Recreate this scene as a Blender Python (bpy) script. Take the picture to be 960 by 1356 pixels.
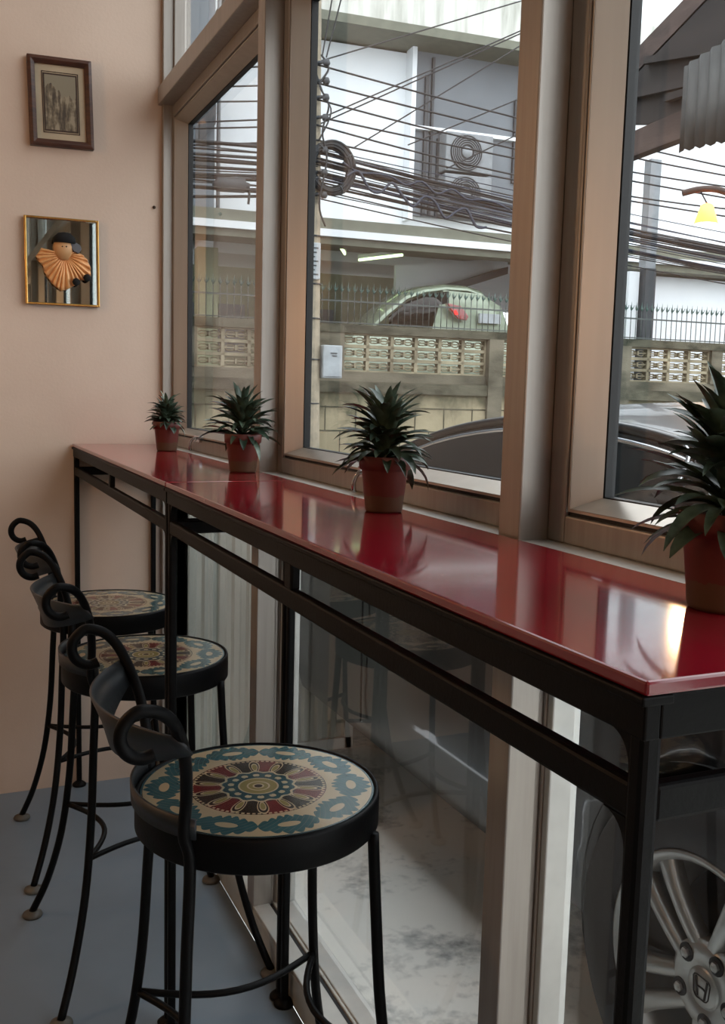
import bpy, bmesh, math, random
from mathutils import Vector, Matrix
random.seed(7)
for o in list(bpy.data.objects): bpy.data.objects.remove(o)
sc = bpy.context.scene
COL = sc.collection
PI = math.pi

# ------------------------------------------------------------------ camera
yaw, pitch, roll, fpx = 0.4171, -0.1183, 0.0261, 1293.77
F = Vector((math.sin(yaw)*math.cos(pitch), math.cos(yaw)*math.cos(pitch), math.sin(pitch)))
R0 = Vector((math.cos(yaw), -math.sin(yaw), 0)); U0 = R0.cross(F)
RR = R0*math.cos(roll)+U0*math.sin(roll); UU = -R0*math.sin(roll)+U0*math.cos(roll)
cd = bpy.data.cameras.new('camera'); cam = bpy.data.objects.new('camera', cd); COL.objects.link(cam)
cam.matrix_world = Matrix(((RR.x, UU.x, -F.x, -0.3834), (RR.y, UU.y, -F.y, -2.9938), (RR.z, UU.z, -F.z, 1.2124), (0, 0, 0, 1)))
cd.sensor_fit = 'VERTICAL'; cd.sensor_height = 24; cd.lens = 24*fpx/1356; cd.clip_start = .02; cd.clip_end = 300
sc.camera = cam

# ------------------------------------------------------------------ sky, exposure
w = bpy.data.worlds.new('overcast_sky'); sc.world = w; w.use_nodes = True
bg = w.node_tree.nodes['Background']; bg.inputs[0].default_value = (.90, .96, 1.0, 1); bg.inputs[1].default_value = 3.4
sc.view_settings.view_transform = 'Standard'; sc.view_settings.look = 'None'
sc.view_settings.gamma = 1; sc.view_settings.use_curve_mapping = False
sc.view_settings.exposure = 0.0
sc.cycles.use_denoising = True
sc.cycles.max_bounces = 10; sc.cycles.transparent_max_bounces = 16
sc.cycles.diffuse_bounces = 4; sc.cycles.glossy_bounces = 5
sc.cycles.sample_clamp_indirect = 6
sc.cycles.caustics_reflective = False

# ------------------------------------------------------------------ node expression helper
class X:
    nt = None
    def __init__(s, k): s.k = k
    @staticmethod
    def op(o, *a):
        n = X.nt.nodes.new('ShaderNodeMath'); n.operation = o
        for i, v in enumerate(a):
            if isinstance(v, X): X.nt.links.new(v.k, n.inputs[i])
            else: n.inputs[i].default_value = float(v)
        return X(n.outputs[0])
    def __add__(s, b): return X.op('ADD', s, b)
    __radd__ = __add__
    def __sub__(s, b): return X.op('SUBTRACT', s, b)
    def __rsub__(s, b): return X.op('SUBTRACT', b, s)
    def __mul__(s, b): return X.op('MULTIPLY', s, b)
    __rmul__ = __mul__
    def __truediv__(s, b): return X.op('DIVIDE', s, b)
    def abs(s): return X.op('ABSOLUTE', s)
    def sin(s): return X.op('SINE', s)
    def cos(s): return X.op('COSINE', s)
    def lt(s, b): return X.op('LESS_THAN', s, b)
    def gt(s, b): return X.op('GREATER_THAN', s, b)
    def fract(s): return X.op('FRACT', s)
    def sqrt(s): return X.op('SQRT', s)
    def max(s, b): return X.op('MAXIMUM', s, b)
    def inv(s): return X.op('SUBTRACT', 1, s)
def rgb(c):
    c = [v/255 for v in c]
    return tuple((v/12.92 if v <= .04045 else ((v+.055)/1.055)**2.4) for v in c)+(1,)
def mixc(nt, f, a, b):
    n = nt.nodes.new('ShaderNodeMix'); n.data_type = 'RGBA'
    for i, v in ((0, f), (6, a), (7, b)):
        if isinstance(v, X): nt.links.new(v.k, n.inputs[i])
        elif hasattr(v, 'is_output'): nt.links.new(v, n.inputs[i])
        else: n.inputs[i].default_value = v
    return n.outputs[2]
def coords(nt, scale=(1, 1, 1), kind='Object'):
    tc = nt.nodes.new('ShaderNodeTexCoord'); mp = nt.nodes.new('ShaderNodeMapping'); mp.inputs['Scale'].default_value = scale
    nt.links.new(tc.outputs[kind], mp.inputs[0]); return mp.outputs[0]
def noise(nt, vec, scale, detail=4, rough=.55):
    n = nt.nodes.new('ShaderNodeTexNoise'); n.inputs['Scale'].default_value = scale; n.inputs['Detail'].default_value = detail
    n.inputs['Roughness'].default_value = rough
    nt.links.new(vec, n.inputs['Vector']); return n.outputs[0]
def ramp(nt, fac, stops, const=False):
    n = nt.nodes.new('ShaderNodeValToRGB'); cr = n.color_ramp
    if const: cr.interpolation = 'CONSTANT'
    while len(cr.elements) < len(stops): cr.elements.new(.5)
    for e, (p, c) in zip(cr.elements, stops): e.position = p; e.color = c
    nt.links.new(fac.k if isinstance(fac, X) else fac, n.inputs[0]); return n.outputs[0]
def base(name):
    m = bpy.data.materials.new(name); m.use_nodes = True; nt = m.node_tree; X.nt = nt
    return m, nt, nt.nodes['Principled BSDF']
def mat(name, c, rough=.5, metal=0, c2=None, ns=8, scale=(1, 1, 1), bump=0, bs=60, coat=0, spec=.5, lo=.35, hi=.65, trans=0, detail=4):
    """a colour varied by noise towards c2, optional fine bump"""
    m, nt, b = base(name)
    b.inputs['Roughness'].default_value = rough; b.inputs['Metallic'].default_value = metal
    b.inputs['Specular IOR Level'].default_value = spec; b.inputs['Coat Weight'].default_value = coat; b.inputs['Coat Roughness'].default_value = .04
    b.inputs['Transmission Weight'].default_value = trans
    v = coords(nt, scale)
    if c2 is None: c2 = tuple(int(x*.9) for x in c)
    nt.links.new(ramp(nt, noise(nt, v, ns, detail), [(lo, rgb(c)), (hi, rgb(c2))]), b.inputs['Base Color'])
    if bump:
        bn = nt.nodes.new('ShaderNodeBump'); bn.inputs['Strength'].default_value = bump; bn.inputs['Distance'].default_value = .01
        nt.links.new(noise(nt, v, bs, 3), bn.inputs['Height']); nt.links.new(bn.outputs[0], b.inputs['Normal'])
    return m
def glow(name, c, s):
    m, nt, b = base(name); b.inputs['Base Color'].default_value = rgb(c)
    b.inputs['Emission Color'].default_value = rgb(c); b.inputs['Emission Strength'].default_value = s; return m
def glassmat(name, tint=(1, 1, 1), ior=1.5, mult=1.0, dirt=0.0):
    """thin pane: clear with fresnel reflection, plus a trace of dust"""
    m = bpy.data.materials.new(name); m.use_nodes = True; nt = m.node_tree; nt.nodes.clear(); X.nt = nt
    out = nt.nodes.new('ShaderNodeOutputMaterial'); mx = nt.nodes.new('ShaderNodeMixShader')
    tr = nt.nodes.new('ShaderNodeBsdfTransparent'); gl = nt.nodes.new('ShaderNodeBsdfGlossy'); ge = nt.nodes.new('ShaderNodeNewGeometry')
    dt = nt.nodes.new('ShaderNodeVectorMath'); dt.operation = 'DOT_PRODUCT'
    nt.links.new(ge.outputs['Incoming'], dt.inputs[0]); nt.links.new(ge.outputs['True Normal'], dt.inputs[1])
    tr.inputs[0].default_value = tint+(1,); gl.inputs['Roughness'].default_value = 0.0
    r0 = ((ior-1)/(ior+1))**2                     # Schlick reflectance, the same from both sides of the pane
    f = (X.op('POWER', (1-X(dt.outputs['Value']).abs()).max(0.0), 5.0)*(1-r0)+r0)*mult
    nt.links.new(f.k, mx.inputs[0]); nt.links.new(tr.outputs[0], mx.inputs[1]); nt.links.new(gl.outputs[0], mx.inputs[2])
    last = mx.outputs[0]
    if dirt:
        m2 = nt.nodes.new('ShaderNodeMixShader'); df = nt.nodes.new('ShaderNodeBsdfDiffuse'); df.inputs[0].default_value = (.7, .7, .7, 1)
        nn = X(noise(nt, coords(nt), 3.0, 6))*dirt
        nt.links.new(nn.k, m2.inputs[0]); nt.links.new(last, m2.inputs[1]); nt.links.new(df.outputs[0], m2.inputs[2]); last = m2.outputs[0]
    nt.links.new(last, out.inputs[0]); return m

# ------------------------------------------------------------------ materials
M = {}
M['wall'] = mat('pink_plaster', (218, 196, 178), .75, c2=(210, 188, 170), ns=3, bump=.05, bs=120)
M['wall_grey'] = mat('grey_green_plaster', (120, 130, 122), .8, ns=3)
M['facade_grey'] = mat('grey_outer_render', (84, 90, 92), .85, c2=(70, 76, 78), ns=2)
M['ceiling'] = mat('white_ceiling', (200, 196, 188), .8)
M['floor'] = mat('grey_blue_floor_paint', (116, 130, 142), .34, c2=(104, 117, 129), ns=2.2, bump=.02, bs=40)
M['sash'] = mat('satin_anodised_sash', (196, 184, 170), .28, .6, c2=(188, 176, 162), ns=30, scale=(1, 1, .05))
def mk_alu():
    m, nt, b = base('bronze_aluminium')
    b.inputs['Metallic'].default_value = .45; b.inputs['Roughness'].default_value = .38
    v = coords(nt, (1, 1, .05))
    nt.links.new(ramp(nt, noise(nt, v, 90, 3), [(.35, rgb((164, 157, 149))), (.65, rgb((155, 148, 140)))]), b.inputs['Base Color']); return m
M['alu'] = mk_alu()
M['alu_pale'] = mat('pale_aluminium', (206, 206, 200), .4, .2)
M['gasket'] = mat('black_gasket', (22, 22, 22), .6)
M['glass'] = glassmat('window_glass', (.985, .99, .99), 1.5, 1.0, .012)
M['glass_low'] = glassmat('tinted_low_glass', (.985, .985, .985), 1.5, 1.0, .006)
M['mirror'] = mat('mirror_silver', (190, 200, 196), .02, 1.0, c2=(188, 198, 195))
M['iron'] = mat('black_iron', (5, 5, 6), .5, 0, spec=.14, c2=(8, 9, 10), ns=30, bump=.04, bs=200)
M['iron_band'] = mat('slate_iron', (30, 34, 37), .45, .1, c2=(32, 36, 39), ns=12)
M['foot'] = mat('grey_plastic_glide', (88, 84, 76), .5)
M['soil'] = mat('potting_soil', (40, 30, 22), .95, c2=(25, 19, 14), ns=60, bump=.6, bs=90)
def mk_pot():
    m, nt, b = base('terracotta_plastic'); b.inputs['Roughness'].default_value = .5
    tc = nt.nodes.new('ShaderNodeTexCoord'); sp = nt.nodes.new('ShaderNodeSeparateXYZ'); nt.links.new(tc.outputs['Object'], sp.inputs[0])
    z = X(sp.outputs[2]); nz = X(noise(nt, coords(nt), 60, 4))
    f = ((z-.024)*260 + (nz-.5)*4)
    nt.links.new(mixc(nt, f.gt(0), rgb((92, 68, 50)), mixc(nt, nz, rgb((104, 50, 43)), rgb((92, 43, 38)))), b.inputs['Base Color']); return m
M['pot'] = mk_pot()
M['leaf'] = mat('dark_green_leaf', (44, 60, 48), .34, c2=(104, 122, 102), ns=38, scale=(1, 1, 1), lo=.42, hi=.72)
M['brass'] = mat('polished_brass', (214, 170, 96), .22, 1.0, c2=(190, 146, 78), ns=20)
M['dark_wood'] = mat('dark_frame_wood', (84, 50, 34), .45, c2=(60, 34, 24), ns=20, scale=(1, 1, 6), bump=.1)
M['mount'] = mat('cream_mount_board', (196, 178, 150), .85)
M['line_brown'] = mat('brown_ruled_line', (64, 44, 30), .7)
M['satin'] = mat('peach_satin', (240, 184, 124), .32, .15, c2=(226, 158, 98), ns=30)
M['black_felt'] = mat('black_felt', (12, 12, 12), .9)
M['grey_felt'] = mat('grey_felt', (110, 112, 116), .8)
M['skin_plaster'] = mat('painted_plaster', (224, 170, 116), .5)
M['chrome'] = mat('chrome', (200, 202, 205), .12, 1.0)
M['rubber'] = mat('tyre_rubber', (20, 21, 22), .75, bump=.1)
M['carpaint'] = mat('black_car_paint', (20, 24, 28), .34, .4, c2=(18, 22, 26), ns=2, coat=.55)
M['carroof'] = M['carpaint']
M['carglass'] = mat('dark_car_glass', (10, 14, 16), .05, 0, c2=(12, 16, 18), spec=.35)
M['alloy'] = mat('silver_alloy', (158, 160, 158), .33, .6, c2=(148, 150, 149))
M['alloy_dark'] = mat('dark_recess', (18, 19, 20), .7)
M['concrete'] = mat('stained_concrete', (118, 112, 96), .9, c2=(66, 66, 54), ns=1.7, scale=(1, 1, 2.2), bump=.4, bs=25, lo=.38, hi=.66, detail=8)
M['conc_dark'] = mat('mossy_concrete', (90, 88, 73), .9, c2=(44, 48, 36), ns=3.2, scale=(1, 1, 2), lo=.4, hi=.62, bump=.4, bs=25, detail=8)
M['conc_pale'] = mat('cream_block', (168, 158, 132), .9, c2=(116, 108, 88), ns=2.6, bump=.3, bs=30, detail=9)
M['asphalt'] = mat('asphalt', (92, 92, 90), .85, c2=(70, 70, 70), ns=6, bump=.3, bs=60)
def mk_lowwall():
    m, nt, b = base('mossy_block_wall'); b.inputs['Roughness'].default_value = .9
    v = coords(nt); tc = nt.nodes.new('ShaderNodeTexCoord'); sp = nt.nodes.new('ShaderNodeSeparateXYZ'); nt.links.new(tc.outputs['Object'], sp.inputs[0])
    st = X(noise(nt, coords(nt, (1, 1, .5)), 2.4, 9, .65)); z = X(sp.outputs[2])
    f = (st-.47)*5+((z-1.02)*4.5)                        # moss and rain stains hanging from the ledge
    f = X.op('MINIMUM', f.max(0.0), 1.0)
    cl = ramp(nt, noise(nt, v, 1.6, 6), [(.35, rgb((168, 156, 128))), (.65, rgb((136, 127, 102)))])
    nt.links.new(mixc(nt, f*.85, cl, rgb((70, 72, 54))), b.inputs['Base Color'])
    bn = nt.nodes.new('ShaderNodeBump'); bn.inputs['Strength'].default_value = .4; bn.inputs['Distance'].default_value = .01
    nt.links.new(noise(nt, v, 25, 4), bn.inputs['Height']); nt.links.new(bn.outputs[0], b.inputs['Normal']); return m
M['lowwall'] = mk_lowwall()
def mk_apron():
    m, nt, b = base('patchy_concrete_apron'); b.inputs['Roughness'].default_value = .8
    v = coords(nt); big = X(noise(nt, v, 2.6, 8, .62)); fine = X(noise(nt, v, 40, 4))
    c = ramp(nt, (big*.82+fine*.18), [(.38, rgb((128, 128, 124))), (.44, rgb((190, 188, 182))), (.50, rgb((236, 233, 224))), (.7, rgb((240, 237, 228)))])
    nt.links.new(c, b.inputs['Base Color']); return m
M['apron'] = mk_apron()
M['pole'] = mat('pole_concrete', (176, 162, 140), .85, c2=(148, 138, 120), ns=9, bump=.2)
M['white_paint'] = mat('white_facade_paint', (240, 243, 245), .8, c2=(228, 232, 236), ns=.7)
M['white_streak'] = mat('rain_streaked_white', (214, 214, 206), .85, c2=(150, 150, 140), ns=3, scale=(2, 1, .25), lo=.4, hi=.75, detail=6)
M['greybox'] = mat('grey_cladding', (112, 118, 124), .6, c2=(102, 108, 114), ns=1)
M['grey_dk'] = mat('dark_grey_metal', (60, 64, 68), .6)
M['ac_white'] = mat('ac_unit_casing', (134, 138, 142), .5)
M['fan_dark'] = mat('dark_fan_grille', (44, 46, 50), .6)
M['cream_in'] = mat('cream_carport_wall', (168, 172, 140), .8, c2=(150, 154, 126), ns=1)
M['soffit'] = mat('tube_tinted_soffit', (112, 114, 100), .8)  # greenish tint stands in for tube light on the car port ceiling
M['cable'] = mat('black_cable', (24, 26, 30), .6)
M['cable_blue'] = mat('blue_black_cable', (30, 42, 62), .5)
M['green_paint'] = mat('green_painted_iron', (70, 104, 96), .5, c2=(56, 84, 78))
M['bar_iron'] = mat('grey_green_bar', (66, 76, 74), .5)
M['meter'] = mat('pale_grey_box', (174, 180, 184), .5)
M['suvpaint'] = mat('pearl_green_paint', (140, 154, 132), .25, .3, coat=1)
M['red_lamp'] = mat('red_lens', (120, 22, 22), .15, c2=(150, 14, 14), coat=1)
M['red_lit'] = glow('lit_brake_lamp', (230, 40, 34), .7)
M['old_wood'] = mat('weathered_wood', (88, 72, 66), .8, c2=(58, 47, 44), ns=7, scale=(1, .3, 1), bump=.2)
M['old_dark'] = mat('dark_weathered_boards', (56, 50, 48), .85, c2=(38, 34, 33), ns=5, scale=(1, .3, 1))
M['sheet'] = mat('grey_corrugated_sheet', (82, 82, 80), .6, c2=(64, 64, 63), ns=3)
M['slats'] = mat('pale_ribbed_steel', (192, 194, 184), .5, c2=(160, 162, 152), ns=2, scale=(1, 1, .4))
M['shutter'] = mat('grey_roller_panel', (128, 134, 142), .6)
M['tube'] = glow('fluorescent_tube', (225, 255, 190), 3)
M['bulb'] = glow('warm_bulb', (255, 190, 110), 16)
M['shade'] = glow('lit_amber_glass', (255, 168, 84), 3)
def mk_red():
    m, nt, b = base('red_speckled_stone'); b.inputs['Roughness'].default_value = .10
    b.inputs['Specular IOR Level'].default_value = .6; b.inputs['Coat Weight'].default_value = .3; b.inputs['Coat Roughness'].default_value = .05
    v = coords(nt); vo = nt.nodes.new('ShaderNodeTexVoronoi'); vo.inputs['Scale'].default_value = 26; nt.links.new(v, vo.inputs['Vector'])
    vs = X(vo.outputs['Distance']).lt(.045)
    sel = X(noise(nt, v, 9, 1)).gt(.58)
    red = ramp(nt, noise(nt, v, 5, 3), [(.35, rgb((132, 16, 34))), (.65, rgb((122, 13, 31)))])
    nt.links.new(mixc(nt, vs*sel, red, rgb((230, 200, 190))), b.inputs['Base Color'])
    return m
M['red'] = mk_red()
def mk_mosaic():
    m, nt, b = base('glazed_mandala_tile'); b.inputs['Roughness'].default_value = .22; b.inputs['Coat Weight'].default_value = .5; b.inputs['Coat Roughness'].default_value = .12
    tc = nt.nodes.new('ShaderNodeTexCoord'); sp = nt.nodes.new('ShaderNodeSeparateXYZ'); nt.links.new(tc.outputs['Object'], sp.inputs[0])
    x, y = X(sp.outputs[0]), X(sp.outputs[1]); r = (x*x+y*y).sqrt(); th = X.op('ARCTAN2', y, x)
    u = (r/.166)
    def loc(n, off=0.0): return ((th/(2*PI))*n+off+10).fract()*2-1      # -1..1 inside each of n sectors
    cream, teal, teal2, red, brown, olive = [rgb(c) for c in ((188, 172, 142), (64, 108, 114), (44, 80, 88), (108, 38, 38), (50, 44, 38), (140, 130, 86))]
    # outer ring of leaves
    l = loc(10); rr = (u-.80)/.172
    jag = ((l*9.5).sin().abs()*.30+.70)
    env = X.op('POWER', l.abs().inv().max(0.0), .42)*jag*1.08
    leaf = rr.abs().lt(env)
    l2 = loc(20, .25); hole = ((l*l)*7+(rr*rr)*16).lt(1)
    vein = ((rr*3+l*4).fract()-.5).abs().lt(.05)
    col = mixc(nt, leaf, cream, mixc(nt, X(noise(nt, coords(nt), 60, 2)), teal, teal2))
    col = mixc(nt, leaf*vein*.18, col, cream)
    col = mixc(nt, leaf*hole, col, cream)
    # middle disc of red and brown sectors with outlined petals
    mid = u.lt(.585)
    sec = loc(7).gt(0)
    c2 = mixc(nt, sec, red, brown)
    p = loc(14, .5); pr = (u-.42)/.15
    pw = (p*p)*4.2+(pr*pr)
    c2 = mixc(nt, pw.lt(1.0), c2, cream); c2 = mixc(nt, pw.lt(.72), c2, brown)
    c2 = mixc(nt, pw.lt(.36), c2, cream); c2 = mixc(nt, pw.lt(.2), c2, olive)
    c2 = mixc(nt, (u-.565).abs().lt(.012)*(th*80).sin().gt(-.3), c2, cream)
    c2 = mixc(nt, u.lt(.325+0*u), c2, teal2)
    sc_ = u-((th*14).cos()*.015)
    c2 = mixc(nt, (sc_-.315).abs().lt(.012), c2, cream)
    star = ((th*14).cos()*.5+.5)*((u*60).sin()*.5+.5)
    c2 = mixc(nt, star.gt(.42)*(sc_-.25).abs().lt(.05), c2, cream)
    c2 = mixc(nt, u.lt(.175), c2, cream); c2 = mixc(nt, u.lt(.16), c2, olive); c2 = mixc(nt, u.lt(.10), c2, cream)
    c2 = mixc(nt, u.lt(.085), c2, olive); c2 = mixc(nt, u.lt(.05), c2, cream); c2 = mixc(nt, u.lt(.035), c2, brown)
    col = mixc(nt, mid, col, c2)
    col = mixc(nt, (u-.62).abs().lt(.012), col, cream)
    col = mixc(nt, u.gt(.975), col, teal2)
    nt.links.new(col, b.inputs['Base Color']); return m
M['mosaic'] = mk_mosaic()
def mk_print():
    m, nt, b = base('sepia_street_print'); b.inputs['Roughness'].default_value = .4
    v = coords(nt, (1, 1, .22)); v2 = coords(nt)
    tc = nt.nodes.new('ShaderNodeTexCoord'); sp = nt.nodes.new('ShaderNodeSeparateXYZ'); nt.links.new(tc.outputs['Object'], sp.inputs[0])
    z, x = X(sp.outputs[2]), X(sp.outputs[0])
    f = X(noise(nt, v, 75, 3))*.8+X(noise(nt, v2, 90, 3))*.2
    sky = (z+(X(noise(nt, v, 40, 2))-.5)*.12).gt(.035)
    city = ramp(nt, f, [(.40, rgb((70, 58, 44))), (.5, rgb((112, 98, 76))), (.58, rgb((156, 142, 118)))])
    nt.links.new(mixc(nt, sky, city, rgb((140, 130, 108))), b.inputs['Base Color']); return m
M['print'] = mk_print()

# ------------------------------------------------------------------ mesh builder
def cat(pts, n=6):
    pts = [Vector(p) for p in pts]; out = []
    for i in range(len(pts)-1):
        p0 = pts[max(i-1, 0)]; p1 = pts[i]; p2 = pts[i+1]; p3 = pts[min(i+2, len(pts)-1)]
        for k in range(n):
            t = k/n
            out.append(.5*((2*p1)+(-p0+p2)*t+(2*p0-5*p1+4*p2-p3)*t*t+(-p0+3*p1-3*p2+p3)*t**3))
    out.append(pts[-1]); return out
class MB:
    def __init__(s): s.v = []; s.f = []; s.sm = []
    def add(s, vs, fs, smooth=False):
        o = len(s.v); s.v += [tuple(v) for v in vs]
        for f in fs: s.f.append([i+o for i in f]); s.sm.append(smooth)
        return s
    def box(s, x0, x1, y0, y1, z0, z1):
        vs = [(x, y, z) for x in (x0, x1) for y in (y0, y1) for z in (z0, z1)]
        return s.add(vs, [(0, 1, 3, 2), (4, 6, 7, 5), (0, 4, 5, 1), (2, 3, 7, 6), (0, 2, 6, 4), (1, 5, 7, 3)])
    def bar(s, a, b, wd, hd, up=(0, 0, 1)):
        a, b = Vector(a), Vector(b); d = (b-a).normalized(); up = Vector(up)
        if abs(d.dot(up)) > .98: up = Vector((1, 0, 0))
        r = d.cross(up).normalized(); u = r.cross(d)
        vs = [p+r*i*wd/2+u*j*hd/2 for p in (a, b) for i, j in ((-1, -1), (1, -1), (1, 1), (-1, 1))]
        return s.add(vs, [(3, 2, 1, 0), (4, 5, 6, 7), (0, 1, 5, 4), (1, 2, 6, 5), (2, 3, 7, 6), (3, 0, 4, 7)])
    def tube(s, pts, r, n=8, caps=True):
        pts = [Vector(p) for p in pts]; rs = r if isinstance(r, (list, tuple)) else [r]*len(pts)
        t0 = (pts[1]-pts[0]).normalized(); ref = Vector((0, 0, 1)) if abs(t0.z) < .9 else Vector((0, 1, 0))
        nrm = t0.cross(ref).normalized(); vs = []
        for i, p in enumerate(pts):
            t = (pts[min(i+1, len(pts)-1)]-pts[max(i-1, 0)])
            t = t.normalized() if t.length > 1e-9 else t0
            nrm = (nrm-t*nrm.dot(t)); nrm = nrm.normalized() if nrm.length > 1e-6 else t.orthogonal().normalized()
            bn = t.cross(nrm)
            vs += [p+(nrm*math.cos(2*PI*k/n)+bn*math.sin(2*PI*k/n))*rs[i] for k in range(n)]
        fs = [(i*n+k, i*n+(k+1) % n, (i+1)*n+(k+1) % n, (i+1)*n+k) for i in range(len(pts)-1) for k in range(n)]
        if caps: fs += [tuple(range(n))[::-1], tuple((len(pts)-1)*n+k for k in range(n))]
        return s.add(vs, fs, True)
    def lathe(s, prof, n=32, c=(0, 0, 0), axis='z', smooth=True, cap=True):
        vs = []
        for r, h in prof:
            for k in range(n):
                a = 2*PI*k/n; p = (r*math.cos(a), r*math.sin(a), h)
                if axis == 'x': p = (p[2], p[0], p[1])
                if axis == 'y': p = (p[0], p[2], p[1])
                vs.append((p[0]+c[0], p[1]+c[1], p[2]+c[2]))
        m = len(prof); fs = [(i*n+k, i*n+(k+1) % n, (i+1)*n+(k+1) % n, (i+1)*n+k) for i in range(m-1) for k in range(n)]
        if cap and prof[0][0] > 1e-6: fs.append(tuple(range(n))[::-1])
        if cap and prof[-1][0] > 1e-6: fs.append(tuple((m-1)*n+k for k in range(n)))
        return s.add(vs, fs, smooth)
    def prism(s, poly, axis, a, b):
        def P(u, v, h): return {'x': (h, u, v), 'y': (u, h, v), 'z': (u, v, h)}[axis]
        n = len(poly); vs = [P(u, v, a) for u, v in poly]+[P(u, v, b) for u, v in poly]
        return s.add(vs, [tuple(range(n)), tuple(range(n, 2*n))[::-1]]+[(k, (k+1) % n, n+(k+1) % n, n+k) for k in range(n)])
    def loft(s, secs, closed=False, smooth=True):
        n = len(secs[0]); vs = [p for q in secs for p in q]; e = n if closed else n-1
        fs = [(i*n+k, i*n+(k+1) % n, (i+1)*n+(k+1) % n, (i+1)*n+k) for i in range(len(secs)-1) for k in range(e)]
        return s.add(vs, fs, smooth)
    def build(s, name, m, parent=None, bevel=0, seg=2, solid=0, sub=0, loc=None, rotz=0, fixn=True):
        me = bpy.data.meshes.new(name); me.from_pydata(s.v, [], s.f)
        for p, q in zip(me.polygons, s.sm): p.use_smooth = q
        if fixn:
            b = bmesh.new(); b.from_mesh(me); bmesh.ops.recalc_face_normals(b, faces=b.faces); b.to_mesh(me); b.free()
        me.materials.append(m if not isinstance(m, str) else M[m])
        o = bpy.data.objects.new(name, me); COL.objects.link(o)
        if parent: o.parent = parent
        if loc: o.location = loc
        o.rotation_euler.z = rotz
        if solid:
            md = o.modifiers.new('t', 'SOLIDIFY'); md.thickness = solid; md.offset = 0
        if sub:
            md = o.modifiers.new('s', 'SUBSURF'); md.levels = sub; md.render_levels = sub
        if bevel:
            md = o.modifiers.new('b', 'BEVEL'); md.width = bevel; md.segments = seg; md.limit_method = 'ANGLE'
        return o
def thing(name, label, cat_, loc=(0, 0, 0), rotz=0, group=None):
    o = bpy.data.objects.new(name, None); COL.objects.link(o); o.location = loc; o.rotation_euler.z = rotz
    return tag(o, label, cat_, group)
def tag(o, label, cat_, group=None, kind=None):
    o['label'] = label; o['category'] = cat_
    if group: o['group'] = group
    if kind: o['kind'] = kind
    return o
def struct(o, label=None):
    o['kind'] = 'structure'
    if label: o['label'] = label
    return o
def copy_tree(o, parent=None):
    c = o.copy(); COL.objects.link(c); c.parent = parent
    for ch in list(o.children): copy_tree(ch, c)
    return c

# ================================================================== THE ROOM
XL, YB, ZC = -3.4, -5.05, 3.0
WX = .25
struct(MB().box(XL-.1, WX, YB-.1, .12, -.12, 0).build('floor', 'floor'), 'grey blue painted floor of the cafe')
struct(MB().box(XL-.1, .338, 0, .12, 0, ZC).build('wall_far', 'wall'), 'pink plaster wall at the end of the bar')
struct(MB().box(XL-.1, XL, YB, 0, 0, ZC).build('wall_left', 'wall_grey'), 'grey green wall on the room side')
struct(MB().box(XL-.1, .42, YB-.1, YB, 0, ZC).build('wall_back', 'wall'), 'pink plaster wall behind the viewer')
struct(MB().box(XL-.1, .42, YB-.1, .12, ZC, ZC+.1).build('ceiling', 'ceiling'), 'white ceiling')

# window wall: posts, transom, ledge, curb, then one window object per bay
PW = .046
posts = [(-4.0-.022), (-3.0-.022), -2.022, -1.018]
def frame_wall():
    # each upright post, full height from the ledge, and its lower half down to the curb
    for i, y in enumerate(posts):
        m = MB().box(WX, .292, y, y+PW, .05, ZC); m.box(.30, .345, y, y+PW, .05, ZC)
        m.box(.292, .30, y+.004, y+PW-.004, .05, ZC)
        struct(m.build('trim_%d' % (i+1), 'alu', bevel=.002), 'bronze aluminium window post between two panes')
    m = MB().box(.262, .30, -.02, 0, .05, ZC); m.box(.30, .345, -.012, 0, .05, ZC)
    struct(m.build('trim_5', 'alu', bevel=.002), 'aluminium jamb where the windows meet the pink wall')
    m = MB().box(WX, .345, YB, 0, 2.045, 2.095)
    struct(m.build('trim_6', 'alu', bevel=.002), 'aluminium transom above the big panes')
    m = MB().box(.249, .345, YB, 0, 1.005, 1.047); struct(m.build('trim_7', 'alu_pale', bevel=.002), 'pale ledge behind the red bar top')
    m = MB().box(WX, .345, YB, 0, 0, .066); m.box(WX, .288, YB, 0, .066, .074); m.box(.297, .345, YB, 0, .066, .074)
    struct(m.build('trim_8', 'alu_pale', bevel=.002), 'pale curb rail at the foot of the glass')
    m = MB().box(.289, .296, YB, 0, .06, .070); struct(m.build('trim_9', 'gasket'), 'dark groove along the curb rail')
    m = MB().box(WX, .345, YB, 0, ZC-.06, ZC); struct(m.build('trim_10', 'alu'), 'head rail at the ceiling')
frame_wall()
def ring(m, x0, x1, y0, y1, z0, z1, t, tb=None):
    """rectangular ring in the window plane"""
    tb = tb or t
    m.box(x0, x1, y0, y0+t, z0, z1); m.box(x0, x1, y1-t, y1, z0, z1)
    m.box(x0, x1, y0+t, y1-t, z0, z0+tb); m.box(x0, x1, y0+t, y1-t, z1-t, z1)
bays = [(-.0, -.972), (-1.018, -1.976), (-2.022, -2.976), (-3.022, -3.976), (-4.022, YB)]
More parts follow.
